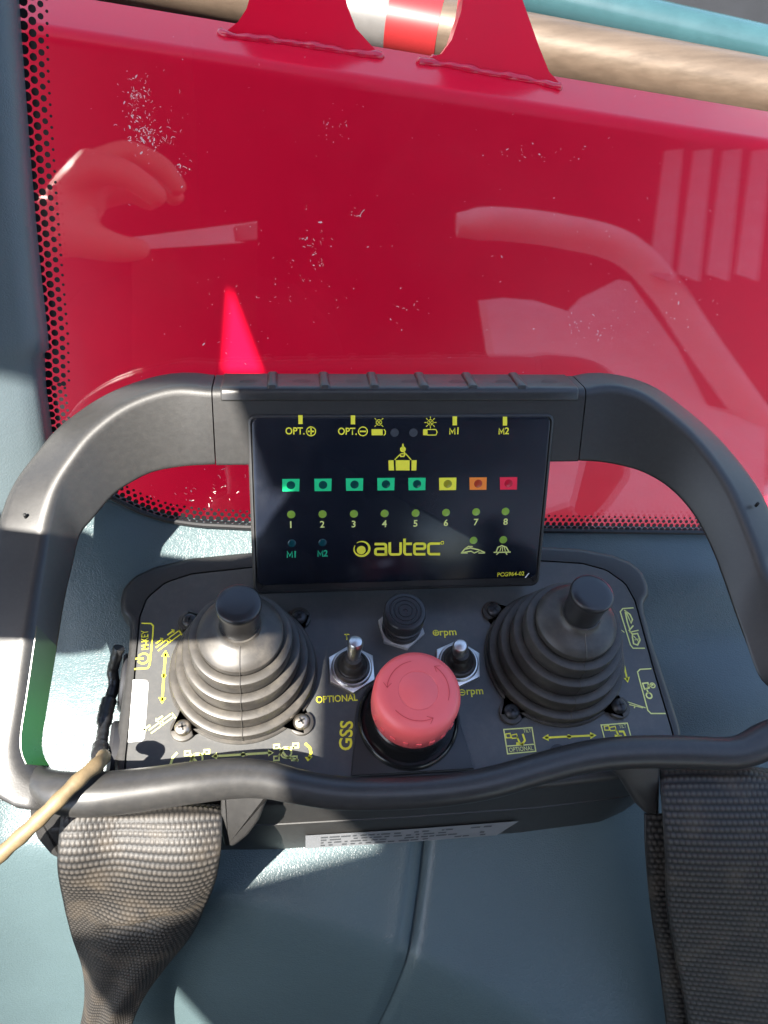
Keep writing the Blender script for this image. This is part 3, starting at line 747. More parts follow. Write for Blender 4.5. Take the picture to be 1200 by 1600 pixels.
P().line([(978, 1096), (1008, 1124-18)], .5).line([(976, 1099), (1004, 1108)], .01).line([(980, 1100), (1004, 1107.5)], .01).line([(979, 1100), (1004, 1120-14)], .5).line([(991, 1106), (992, 1103)], .6).line([(975, 1095), (970, 1101), (972, 1110)], .8).line([(975, 1095), (981, 1100)], .8).done('boom_symbol', 'paleyellow', panel)
arrow2((847, 1153), (932, 1149), 'yellow', 10, 5.5, (889, 1151), 1.0)
P().line([(787, 1140), (831, 1137), (837, 1174), (793, 1178)], .6, True).line([(791.5, 1166), (835, 1163)], .6).done('tilt_outline', 'paleyellow', panel)
text(PF, 'OPTIONAL', (796, 1175.5), (833.5, 1172), 'paleyellow', panel, .16, 2.2, .0)
text(PF, 'TILT', (818, 1145), (830, 1144), 'paleyellow', panel, .16, 1.7, .0)
def tiltsym(x, y, k):
    q = P().line([(x, y), (x+7, y-1), (x+8, y+6), (x+1, y+6)], .5, True).line([(x+8, y+2), (x+17, y), (x+19, y+6), (x+10, y+7)], .5, True).line([(x+18, y+5), (x+22, y+14)], .9)
    q.line([(x+18, y+15), (x+26, y+16)], 1.3)
    q.line([(x+26, y+16), (x+30, y+10), (x+27, y+1)] if k else [(x+24, y+8), (x+30, y+8), (x+34, y+17)], 1.0)
    q.done('tilt_symbol', 'yellow', panel)
tiltsym(790, 1147, 1); tiltsym(944, 1135, 0)
P().line([(946, 1160), (939, 1133), (980, 1130), (987, 1156)], .6).done('tilt_outline', 'paleyellow', panel)
text(PF, 'TILT', (968, 1138), (979, 1137), 'paleyellow', panel, .16, 1.7, .0)
P().disc((873, 1177), 4.6).done('plug_cap', 'stopplate', panel)

# ---------------- display
TILT = math.radians(52.6)
DV = np.array([0, math.cos(TILT), math.sin(TILT)]); DN = np.array([0, -math.sin(TILT), math.cos(TILT)])
DC = np.array([.4, 68, 51.9]); DC = DC + DN*1.7; DF = Frame(DC, (1, 0, 0), DV)
d2 = lambda p: DF.px(p)
disp = MB()
ob = rrect(154.5, 96, 4.5, 6, (0, -1.6))
disp.loft([[DF.at(a, b, h) for a, b in offset_poly(ob, o_)] for o_, h in ((-1.5, -15), (0, -12), (0, -1.6), (-.4, -.7), (-1.0, -.3), (-1.6, -.2), (-1.9, -1.2), (-6, -1.2))])
display = disp.build('display', 'plastic', rem, angle=35)
mb = MB(); mb.prism(DF, rrect(149.6, 88.6, 3.5, 6, (0, .3)), -1.25, -.12, .25); dface = mb.build('display_face', 'face', display, angle=35)
D = lambda h=.08: Print(DF, h)
for x0, y0 in ((469.5, 648.5), (551.5, 649), (710.5, 650.5), (789, 651)):
    D().poly([(x0-3.4, y0), (x0+3.4, y0), (x0+3.4, y0+14), (x0-3.4, y0+14)]).done('button_tick', 'yellow', display)
def Mmark(x0, x1, y, m, d, wd):
    D().line([(x0+.9, y-.5), (x0+.9, y-9.5), ((x0+x1)/2, y-2.5), (x1-.9, y-9.5), (x1-.9, y-.5)], .62).done('lettering', m, display)
    text(DF, d, (x1+3.6-wd, y), (x1+3.6+wd, y), m, display, .08, 3.6, .02, uniform=True)
text(DF, 'OPT.', (446, 679), (476, 679), 'yellow', display, .08, 3.7, .02)
text(DF, 'OPT.', (528, 679.5), (557.5, 679.5), 'yellow', display, .08, 3.7, .02)
for cx, mi in ((486, 0), (567, 1)):
    q = D().disc((cx, 674), 2.5, 1.95).line([(cx-4, 674), (cx+4, 674)], .8)
    if not mi: q.line([(cx, 670), (cx, 678)], .8)
    q.done('option_symbol', 'yellow', display)
Mmark(702, 711.5, 678.5, 'yellow', '1', 2.2)
Mmark(779, 788, 678.5, 'yellow', '2', 4.4)
for cx, rays in ((592, 4), (672.5, 8)):
    q = D().disc((cx, 660), 1.55, 1.2).line([(cx-3, 657), (cx+3, 663)], .35).line([(cx+3, 657), (cx-3, 663)], .35)
    for k in range(rays):
        a = math.pi/4+k*2*math.pi/rays; q.line([(cx+6.4*math.cos(a), 660+6.4*math.sin(a)), (cx+9*math.cos(a), 660+9*math.sin(a))], .4)
    q.done('lamp_symbol', 'yellow', display)
D().poly([(580.5, 670.5), (598, 670.5), (598, 680), (580.5, 680)]).line([(600, 671), (602, 673), (602, 678), (600, 680)], .5).done('battery_symbol', 'yellow', display)
D().poly([(661, 670.5), (668, 670.5), (668, 680), (661, 680)]).line([(668, 671), (681, 671), (683, 675), (681, 679.7), (668, 679.7)], .5).done('battery_symbol', 'yellow', display)
for cx in (616.5, 646): D().disc((cx, 676), 2.15).done('light_sensor', 'lensgrey', display)
D().poly([(607, 719), (615, 719), (615.6, 735), (607.4, 735)]).poly([(618, 719), (640, 719), (640, 735), (618.5, 735)]).poly([(643, 719), (651, 719), (650.5, 735), (642.8, 735)]).line([(617, 718), (626, 709), (634, 709), (642, 718)], .55).disc((629.5, 702), 1.5).line([(629.5, 694), (629.5, 700)], .8).line([(630, 704), (633, 709), (631, 713), (626, 713), (625, 710)], .7).done('load_symbol', 'yellow', display)
padc = ['green']*5+['yellow', 'orange', 'redprint']; lenc = ['lensdark']*5+['lensyellow', 'lensorange', 'lensred']
for i, (x, y) in enumerate(zip((454.5, 504.7, 554, 603, 651.5, 699.5, 747, 794.5), (758, 757.6, 757, 756.4, 756.2, 756, 755.6, 755.2))):
    D().poly([(x-13.6, y-9.6), (x+13.6, y-9.9), (x+13, y+9.6), (x-13.2, y+9.9)]).done('indicator_pad', padc[i], display)
    MB().lathe([(2.15, 0), (2.0, .18), (1.2, .3), (.1, .34)], DF.at(*d2((x, y)), .1), 24, DN).build('indicator_lens', lenc[i], display)
lx = (455, 504, 553, 601, 649.5, 697, 744, 790); ly = (804, 803.5, 803, 802.5, 802, 801, 800, 799.3)
for i in range(8):
    MB().lathe([(2.1, 0), (1.95, .18), (1.2, .3), (.1, .34)], DF.at(*d2((lx[i], ly[i])), -.1), 24, DN).build('indicator_lens', 'lensgreen', display)
    wdt = 4.6 if i else 3.6
    text(DF, str(i+1), (lx[i]-wdt-.5, ly[i]+21), (lx[i]+wdt-.5, ly[i]+20.8), 'paleyellow', display, .08, 3.7, .02, uniform=True)
for x, y in ((740, 844.5), (786.5, 843.5)): MB().lathe([(2.1, 0), (1.95, .18), (1.2, .3), (.1, .34)], DF.at(*d2((x, y)), -.1), 24, DN).build('indicator_lens', 'lensgreen', display)
for x, y in ((456, 849), (504, 848)): MB().lathe([(2.1, 0), (1.95, .14), (1.2, .24), (.1, .28)], DF.at(*d2((x, y)), -.1), 24, DN).build('indicator_lens', 'lensteal', display)
Mmark(448, 457.5, 871, 'greentext', '1', 2.2)
Mmark(496, 505, 869.5, 'greentext', '2', 4.4)
text(DF, 'PCG964-02', (777, 901), (819, 899), 'yellow', display, .08, 2.4, .01)
D().line([(821, 902), (826, 896)], .6).done('corner_scratch', 'white', display)
# maker's mark, drawn with rounded strokes
def arcpts(pts, rad=4, n=5):
    out = []
    for i, p in enumerate(pts):
        p = np.array(p, float)
        if 0 < i < len(pts)-1:
            a = unit(np.array(pts[i-1], float)-p); b = unit(np.array(pts[i+1], float)-p); a0 = p+a*rad; b0 = p+b*rad
            for t in np.linspace(0, 1, n): out.append((1-t)**2*a0+2*t*(1-t)*p+t*t*b0)
        else: out.append(p)
    return out
q = D(); sk = -.008
def lg(pts, rad=4): q.line([(x, y+sk*(x-584)) for x, y in arcpts(pts, rad)], 1.42)
lg([(587, 850), (603, 850), (603, 866.5)]); lg([(603, 866.5), (586.5, 866.5), (586.5, 857.5), (603, 857.5)], 3.5)
lg([(609, 849), (609, 866.5), (626, 866.5), (626, 849)])
lg([(632, 843.5), (632, 866.5), (642, 866.5)]); lg([(632, 850), (642, 850)])
lg([(648, 858), (664, 858), (664, 850), (647.5, 850), (647.5, 866.5), (663, 866.5)], 3.5)
lg([(686, 850), (669.5, 850), (669.5, 866.5), (686, 866.5)])
q.disc((691, 848), 1.05, .6)
cc = np.array(d2((565, 857.5)))
def sw(a0, a1, r0, r1, w0, w1):
    A = np.radians(np.linspace(a0, a1, 40)); L = []; R = []
    for i, a in enumerate(A):
        t = i/39; r = r0+(r1-r0)*t; wd = w0+(w1-w0)*math.sin(math.pi*min(1, t*1.0)); L.append((r+wd/2, a)); R.append((r-wd/2, a))
    V = [DF.at(cc[0]+r*math.cos(a), cc[1]+r*math.sin(a), .08) for r, a in L+R]
    q.mb.add(V, [(i, i+1, i+41, i+40) for i in range(39)])
sw(128, -210, 4.15, 3.95, .35, 1.3)
disc_faces(q.mb, DF, (cc[0]-.2, cc[1]-.7), 2.35, .09, 24)
q.done('maker_emblem', 'yellow', display)
D().line([(721, 864), (726, 858), (735, 856), (748, 859), (757, 863)], .7).line([(724, 863), (736, 861), (741, 864), (750, 860)], .6).line([(727, 857), (732, 853.5), (738, 854)], .6).line([(721, 864), (730, 864)], .6).line([(748, 864), (757, 864)], .6).done('hare_symbol', 'paleyellow', display)
D().line([(775, 863), (778, 855), (784, 852.5), (791, 855), (795, 862)], .7).line([(772, 863), (797, 862.5)], .7).line([(781, 861), (783, 855)], .45).line([(785, 861), (785.5, 854)], .45).line([(789.5, 861), (788, 855)], .45).line([(776, 866), (780, 863)], .6).line([(790, 863), (792, 866)], .6).done('tortoise_symbol', 'paleyellow', display)

# ---------------- handle
def qz(p, y0, z0, k): return onpl(p, (0, y0, z0), (0, -k, 1))
rl = [(331, 603), (270, 605), (203, 628), (149, 668), (113, 713), (90, 753), (76, 800), (68, 848), (50, 952), (32, 1078), (22, 1148), (24, 1180), (40, 1207), (72, 1221)]
rr = [(921, 602), (960, 603), (1002, 614), (1044, 644), (1080, 677), (1110, 713), (1137, 755), (1158, 800), (1179, 851), (1194, 890)]
il = [(335, 730), (288, 732), (243, 740), (212, 754), (180, 776), (149, 812), (128, 839), (117, 884), (104, 943), (90, 1033), (77, 1114), (70, 1160), (75, 1186), (92, 1206), (122, 1214)]
ir = [(905, 724), (939, 725), (972, 731), (1002, 740), (1035, 758), (1062, 782), (1083, 809), (1098, 836), (1113, 869), (1124, 899), (1160, 1000), (1183, 1060)]
KR, KB = .44, .36
R_L = np.array([qz(p, 103, 98.8, KR) for p in rl]); B_L = np.array([qz(p, 80, 68, KB) for p in il])
R_R = np.array([qz(p, 103, 98.8, KR) for p in rr]); B_R = np.array([qz(p, 80, 68, KB) for p in ir])
R_R = np.vstack([R_R, [188, -5, 98.8+KR*(-5-103)], [191.5, -34, 98.8+KR*(-34-103)], [189, -46, 98.8+KR*(-46-103)], [180, -54, 98.8+KR*(-54-103)]]); B_R = np.vstack([B_R, [182.5, -36, 68+KB*(-36-80)], [179, -43, 68+KB*(-43-80)], [172, -48, 68+KB*(-48-80)]])
R_L[0] = (-93.2, 103, 98.8); B_L[0] = (-93.2, 80, 68); R_R[0] = (93.2, 103, 98.8); B_R[0] = (93.2, 80, 68)
def rsec(C, rad, n=5):
    out = []
    m = len(C)
    for i in range(m):
        p = C[i]; a = C[i-1]-p; b = C[(i+1) % m]-p; la, lb = np.linalg.norm(a), np.linalg.norm(b); r = min(rad[i], la*.48, lb*.48)
        a0 = p+a/la*r; b0 = p+b/lb*r
        for t in np.linspace(0, 1, n): out.append((1-t)**2*a0+2*t*(1-t)*p+t*t*b0)
    return out
def seat_OQ(Rp, Bp, out_xy, wd=27):
    d = unit(np.array([out_xy[0], out_xy[1], -.12-.42*max(0, out_xy[1])]))
    O = Rp+d*wd; Q = O+(Bp-Rp)*.85; return O, Q
def grip(Rc, Bc, sgn):
    n = 64; Rs = spline(Rc, n); Bs = spline(Bc, n); rings = []
    for i in range(n):
        t = Rs[min(i+1, n-1)]-Rs[max(i-1, 0)]; o = unit(np.array([-t[1], t[0]])); 
        if o @ (Rs[i][:2]-np.array([0, 25])) < 0: o = -o
        if i < 3: o = unit(o*(i/3)+np.array([0, 1])*(1-i/3))
        O, Q = seat_OQ(Rs[i], Bs[i], o, np.interp(i, [0, 44, 54, 63], [27, 25.5, 22, 13]))
        rings.append(rsec([O, Rs[i], Bs[i], Q], [7, 4.5, 3, 7], 6))
    mb = MB(); mb.loft(rings); return mb, Rs, Bs, rings
g, RsL, BsL, ringsL = grip(R_L, B_L, -1); gL = g.build('grip', 'plastic', rem, angle=45)
g, RsR, BsR, ringsR = grip(R_R, B_R, 1); gR = g.build('grip', 'plastic', rem, angle=45)
# green bounce glow painted as a tinted strip on the left grip's inner face
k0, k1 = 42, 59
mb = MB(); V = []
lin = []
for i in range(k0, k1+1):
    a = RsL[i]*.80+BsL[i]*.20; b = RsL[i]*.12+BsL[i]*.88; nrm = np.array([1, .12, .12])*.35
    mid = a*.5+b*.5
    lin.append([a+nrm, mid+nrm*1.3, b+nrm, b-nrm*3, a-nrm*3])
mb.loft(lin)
gm = M['greenglow']; N_ = gm.node_tree.nodes; L_ = gm.node_tree.links; tcn = N_.new('ShaderNodeTexCoord'); sx_ = N_.new('ShaderNodeSeparateXYZ'); mr_ = N_.new('ShaderNodeMapRange'); mc_ = N_.new('ShaderNodeMix'); mc_.data_type = 'RGBA'
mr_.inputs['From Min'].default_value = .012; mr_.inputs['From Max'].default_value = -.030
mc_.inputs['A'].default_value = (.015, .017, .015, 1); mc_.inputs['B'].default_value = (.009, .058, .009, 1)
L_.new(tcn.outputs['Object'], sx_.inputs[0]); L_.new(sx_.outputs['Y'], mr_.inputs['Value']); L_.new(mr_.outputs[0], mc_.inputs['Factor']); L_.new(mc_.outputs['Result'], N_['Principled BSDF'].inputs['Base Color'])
gl_ = mb.build('painted_green_glow', 'greenglow', gL)
# moulded pip on each grip
for rings_, par in ((ringsL, gL), (ringsR, gR)):
    pass
for p_, par in (((39, 805), gL), ((1184, 787), gR)):
    c_ = qz(p_, 103, 97.6, KR); MB().lathe([(.1, -2), (.8, -2), (.8, .6), (.5, .9), (.1, 1.0)], c_, 16).build('grip_pip', 'dark', par)
# middle housing between the grips
def midsec(x, grow=0.0):
    Rp = np.array([x, 103., 98.8]); Bp = np.array([x, 80., 68.]); O, Q = seat_OQ(Rp, Bp, np.array([0, 1.]), 27)
    return rsec([O, Rp, Bp, Q], [7, 4.5, 2.0, 7], 6)
mb = MB(); mb.loft([midsec(x) for x in np.linspace(-92.6, 92.6, 9)]); top = mb.build('top_housing', 'plastic', rem, angle=45)
# neck joining top housing and display
mb = MB(); mb.loft([[DF.at(a, b, h) for a, b in rrect(153, 60, 4, 4, (0, 8))] for h in (-20, -6)]); mb.build('display_neck', 'plastic', rem)
# button strip over the top edge
Rp = np.array([0, 103., 98.8]); O, Q = seat_OQ(Rp, np.array([0, 80., 68.]), np.array([0, 1.]), 27)
fd = unit(np.array([0, 80., 68.])-Rp); td = unit(O-Rp); on = unit(np.cross((1, 0, 0), td)); on = on if on[2] > 0 else -on
def stripsec(x, g=1.1):
    c0 = Rp+fd*5.5+DN*g; c1 = Rp+DN*g*.6+on*g*.6; c2 = Rp+td*22+on*g; c3 = Rp+td*22-on*5; c4 = Rp+fd*5.5-DN*5
    q = rsec([c0, c1, c2, c3, c4], [.8, 5, 2, .1, .1], 6); return [p+np.array([x, 0, 0]) for p in q]
mb = MB(); xs_ = [-88.8, -88.4, -87.8]+list(np.linspace(-70, 70, 5))+[87.8, 88.4, 88.8]
mb.loft([stripsec(x, 1.1 if abs(x) < 88 else .8 if abs(x) < 88.6 else .3) for x in xs_]); strip = mb.build('button_strip', 'bar', rem, angle=40)
for pxx in (425, 508, 586, 664, 741, 818):
    x = onpl((pxx, 596), (0, 103, 98.8), DN)[0]
    rg = []
    for dx_, hh in ((-2.6, .3), (-2.2, 1.3), (-1.2, 1.8), (1.2, 1.8), (2.2, 1.3), (2.6, .3)):
        rg.append([Rp+np.array([x+dx_, 0, 0])+o_ for o_ in (fd*1.2+DN*.2+on*.2, td*1.0+on*hh+DN*.3, td*3+on*(hh+.6), td*20+on*(hh+.6), td*21.5+on*.3)])
    mb = MB(); mb.loft([list(q) for q in rg]); mb.build('button_ridge', 'bar', strip, angle=50)
TFm = Frame(Rp+td*9+on*1.15, (1, 0, 0), td)
for x in (-76, 76, 52, -50, 4, 28, -24):
    mb = MB(); ribbon_faces(mb, TFm, [(x-4, 0), (x-2, 2), (x+2, 2), (x+4, 0)], .6, .12); ribbon_faces(mb, TFm, [(x-3.5, -.6), (x+3, -.6)], .5, .12)
    mb.build('raised_glyph', 'stopplate', strip, smooth=False)

# front bar
def bz_(p, z): return onz(p, z)
barpx = [((48, 1200), 20, 5), ((66, 1225), 23.5, 7.6), ((100, 1239), 26, 9.6), ((150, 1241), 27, 10), ((220, 1234), 27, 9.8), ((300, 1223), 27, 9.6), ((370, 1216), 26, 9.2), ((420, 1219), 25, 8.6),
         ((470, 1230), 24, 8.0), ((530, 1239), 23, 7.8), ((600, 1240), 23, 7.7), ((690, 1235), 23, 7.6), ((770, 1222), 24, 7.6), ((850, 1199), 25, 7.6), ((920, 1182), 26, 7.8), ((990, 1175), 27, 8.0), ((1070, 1175), 27, 8.2), ((1150, 1176), 27, 8.2)]
bp_ = [onz(p, z) for p, z, r in barpx]; br_ = [r*.93 for _, _, r in barpx]
bp_ += [np.array([168, -57, 28]), np.array([180, -54, 30]), np.array([186, -50, 31])]; br_ += [8.6, 9.0, 9.0]
full = np.array([np.r_[p, r] for p, r in zip(bp_, br_)]); fs = spline(full, 150)
mb = MB(); mb.tube(fs[:, :3], fs[:, 3], 28, flat=.92); mb.build('front_bar', 'bar', rem, angle=60)

# strap lugs under the bar: tapered hooks with thickness
def lugplate(pts, zc, depth_dir, th, name='strap_lug'):
    fr = Frame(onz(pts[0], zc), (1, 0, 0), (0, .60, .80)); q = np.array([fr.px(p) for p in pts])
    if area(q) < 0: q = q[::-1]
    q = resample(np.vstack([q, q[:1]]), 61)[:-1]
    mb = MB(); mb.prism(fr, q, -th, 0, 2.2); return mb.build(name, 'plastic', rem, angle=50)
lugplate([(345, 1232), (432, 1232), (418, 1252), (405, 1285), (388, 1308), (366, 1325), (350, 1326), (344, 1300)], 29, (0, 1, -.3), 14)
lugplate([(940, 1190), (1034, 1195), (1032, 1276), (1010, 1274), (992, 1256), (972, 1222)], 29, (0, 1, -.3), 14)
lugplate([(44, 1255), (104, 1265), (104, 1350), (78, 1338), (56, 1312), (46, 1285)], 22, (0, 1, -.3), 14)
# crossbar pins the straps loop over
a_ = onz((84, 1290), 8); b_ = onz((352, 1272), 8); mb = MB(); mb.tube([a_, (a_+b_)/2, b_], 3.4, 16); mb.build('strap_pin', 'plastic', rem)
a_ = onz((1036, 1238), 8); b_ = onz((1330, 1245), 8); mb = MB(); mb.tube([a_, (a_+b_)/2, b_], 3.4, 16); mb.build('strap_pin', 'plastic', rem)

# label on the front of the belly
def belly_front(x, t):                                   # t 0..1 down the front face
    z = -47-25*t
    i = np.argmin(np.abs(RO[:, 0]-x)+np.where(RO[:, 1] > 0, 1e3, 0)); y = np.interp(x, [-70, 0, 70], [-65.5, -66, -65.5])
    tt = np.clip(-z/79, 0, 1); return np.array([x, y-8*tt-.8, z])
mb = MB(); gv = []
for i, x in enumerate(np.linspace(-52, 62, 12)):
    for t in (.05, .94): gv.append(belly_front(x-(9*t if i > 8 else 0), t))
mb.add(gv, [(2*i, 2*i+1, 2*i+3, 2*i+2) for i in range(11)]); lab = mb.build('rating_label', 'labelgrey', rem, smooth=False)
for k in range(4):
    mb = MB(); x = -44.0
    while x < 44:
        ln_ = random.uniform(1.2, 6); gv = []
        if random.random() < .75:
            for xx in (x, x+ln_):
                for t in (.20+k*.18, .28+k*.18): gv.append(belly_front(xx, t)+np.array([0, -.2, .05]))
            mb.add(gv, [(0, 1, 3, 2)])
        x += ln_+random.uniform(.6, 2.5) + (6 if 24 < x < 28 else 0)
    tag(mb.build('label_print', 'labeltext', lab, smooth=False), kind='stuff')

# key switch and cable on the left flank
MB().lathe([(.1, 0), (15, 0), (15, 3), (14, 4.2), (12, 4.6), (.1, 4.6)], (-142.5, 4, -18), 40, (-1, 0, .25)).build('flank_plug', 'stopplate', rem, angle=35)
MB().lathe([(.1, 0), (16, 0), (16, 4), (14.6, 5.4), (.1, 5.6)], (-142.8, -34, -16), 40, (-1, 0, .25)).build('flank_plug', 'stopplate', rem, angle=35)
cab = tag(MB().tube(spline([onz(p, z) for p, z in (((186, 1012), 2), ((180, 1032), -4), ((176, 1050), -10), ((178, 1072), -14), ((166, 1110), -12), ((160, 1150), -6), ((153, 1192), 4), ((150, 1216), 2))], 60), [2.9+.12*math.sin(i*1.7)+(.9 if 22 < i < 34 or 44 < i < 52 else 0) for i in range(60)], 16).build('key_cable', 'cable'), 'black taped cable running down the left flank of the remote', 'cable')
cd_ = tag(MB().tube(spline([onz(p, z) for p, z in (((162, 1178), 22), ((160, 1186), 31), ((150, 1196), 37), ((120, 1222), 41), ((80, 1262), 40), ((40, 1300), 36), ((-10, 1345), 30), ((-90, 1420), 18))], 50), [2.0, 2.6, 3.0]+[3.05+.22*math.sin(i*1.3) for i in range(47)], 16).build('tie_cord', 'cord'), 'dirty yellowish cord laid over the front bar corner', 'cord')

# ------------------------------------------------------------------ straps
def strap(name, rows, width_mm, label, nu, nv, fold=None, parent=None, mm_per_rib=(2.5, 3.1), seed=1):
    """rows: list of (left px, right px, zl, zr, bow mm) from the bar downwards"""
    A = spline(np.array([np.r_[onz(r[0], r[2]), r[4]] for r in rows]), nv); Bq = spline(np.array([np.r_[onz(r[1], r[3]), 0] for r in rows]), nv)
    L = np.r_[0, np.cumsum(np.linalg.norm(np.diff((A[:, :3]+Bq[:, :3])/2, axis=0), axis=1))]
    U = np.linspace(0, 1, nu); G = np.zeros((nv, nu, 3))
    for i in range(nv):
        a, b = A[i, :3], Bq[i, :3]; t = ((A[min(i+1, nv-1), :3]+Bq[min(i+1, nv-1), :3])-(A[max(i-1, 0), :3]+Bq[max(i-1, 0), :3]))
        nn = unit(np.cross(b-a, t)); 
        if nn @ (CAM-(a+b)/2) < 0: nn = -nn
        bow = A[i, 3]
        for j, u in enumerate(U):
            G[i, j] = a+(b-a)*u + nn*(bow*4*u*(1-u)*(.75+.5*u)) + nn*(fold(u, i/(nv-1)) if fold else 0)
    dU = np.gradient(G, axis=1); dV = np.gradient(G, axis=0); N = np.cross(dU, dV); N /= np.linalg.norm(N, axis=2)[:, :, None]
    if np.sum(N*(CAM-G)) < 0: N = -N
    uu = U[None, :]*width_mm/mm_per_rib[0]; vv = (L[:, None]/mm_per_rib[1])
    row = np.floor(vv + 0*uu)
    ph = uu+.5*(row % 2)
    rib = (np.abs(np.sin(math.pi*vv))**1.1)*(.15+.85*np.abs(np.sin(math.pi*ph))**.45)
    rs = np.random.default_rng(seed); rib = rib*(.85+.15*rs.random((nv, nu)))
    edge_ = np.minimum(1, np.minimum(U, 1-U)[None, :]*40); rib = rib*edge_
    T = G+N*(rib*.6)[:, :, None]; Bk = G-N*1.2
    V = np.concatenate([T.reshape(-1, 3), Bk.reshape(-1, 3)]); k = nu*nv; F = []
    idx = np.arange(k).reshape(nv, nu)
    q = np.stack([idx[:-1, :-1], idx[:-1, 1:], idx[1:, 1:], idx[1:, :-1]], -1).reshape(-1, 4)
    F = [tuple(x) for x in q]+[tuple(x[::-1]+k) for x in q]
    lp = list(idx[:, 0])+list(idx[-1, 1:])+list(idx[::-1, -1][1:])+list(idx[0, ::-1][1:-1])
    for s_ in range(len(lp)):
        a, b = int(lp[s_]), int(lp[(s_+1) % len(lp)]); F.append((a, b, b+k, a+k))
    me = bpy.data.meshes.new(name); me.from_pydata((V*S).tolist(), [], [tuple(int(i) for i in f) for f in F]); me.update()
    at = me.attributes.new('rib', 'FLOAT', 'POINT'); at.data.foreach_set('value', np.r_[(rib**1.7).ravel(), rib.ravel()*0+.3].astype(np.float32))
    o = link(name, me, 'webbing', parent, True, 180)
    return o
def foldL(u, t):
    x = u*75
    f = -4.5*math.exp(-((t-(.335-.10*(u-.3)))/.034)**2)*math.exp(-((u-.5)/.22)**4) + 3.5*math.exp(-((t-(.27-.10*(u-.3)))/.035)**2)*math.exp(-((u-.5)/.3)**2)
    f += 2.0*math.sin(u*9+1)*math.exp(-((t-.10)/.10)**2) + 1.2*math.sin(u*14+t*8)*(.3+.7*t)
    return f
sL = strap('webbing_strap', [((98, 1262), (346, 1258), 6, 6, 0), ((97, 1272), (347, 1268), 16, 16, 1), ((94, 1300), (347, 1300), 14, 15, 2), ((92, 1345), (343, 1345), 6, 8, 3), ((96, 1385), (336, 1380), -12, -6, 5), ((102, 1420), (322, 1415), -42, -34, 7), ((112, 1465), (298, 1465), -78, -66, 8), ((128, 1520), (255, 1518), -112, -98, 8), ((130, 1570), (222, 1565), -142, -126, 7), ((120, 1625), (203, 1620), -172, -158, 6), ((100, 1720), (196, 1715), -220, -206, 5)],
           78, '', 200, 420, foldL, seed=2)
tag(sL, 'twisted dusty brown black webbing strap hanging from the left lug', 'strap', 'webbing straps of the remote')
def foldR(u, t):
    f = 1.6*math.sin(u*7+.5)*math.exp(-((t-.05)/.06)**2)+2.2*math.exp(-((u-.5)/.12)**2-((t-.07)/.05)**2)
    f += .9*math.sin(u*5+t*6)
    return f
sRt = root('webbing_strap', onz((1100, 1300), 0), 'folded grey black webbing strap hanging straight from the right lug', 'strap', 'webbing straps of the remote')
strap('front_layer', [((1030, 1196), (1300, 1200), 4, 4, 0), ((1030, 1206), (1300, 1212), 16, 16, 1), ((1033, 1250), (1300, 1256), 16, 16, 2), ((1038, 1330), (1310, 1340), 4, 4, 3), ((1042, 1420), (1320, 1430), -18, -18, 3), ((1056, 1500), (1335, 1510), -40, -40, 3), ((1072, 1580), (1350, 1590), -62, -62, 3), ((1090, 1700), (1370, 1710), -95, -95, 3)], 78, '', 190, 400, foldR, sRt, seed=3)
strap('rear_layer', [((1008, 1272), (1290, 1272), 2, 2, 0), ((1009, 1330), (1300, 1340), -8, -8, 1), ((1017, 1420), (1310, 1430), -30, -30, 1), ((1030, 1510), (1320, 1520), -54, -54, 1), ((1040, 1590), (1330, 1600), -76, -76, 1), ((1052, 1710), (1350, 1720), -108, -108, 1)], 78, '', 190, 330, None, sRt, seed=4)

# ------------------------------------------------------------------ what the window mirrors, behind the camera
def mir(p, D):
    P_ = CAM + ray(p)*D; return P_ - 2*((P_-GP) @ GN)*GN
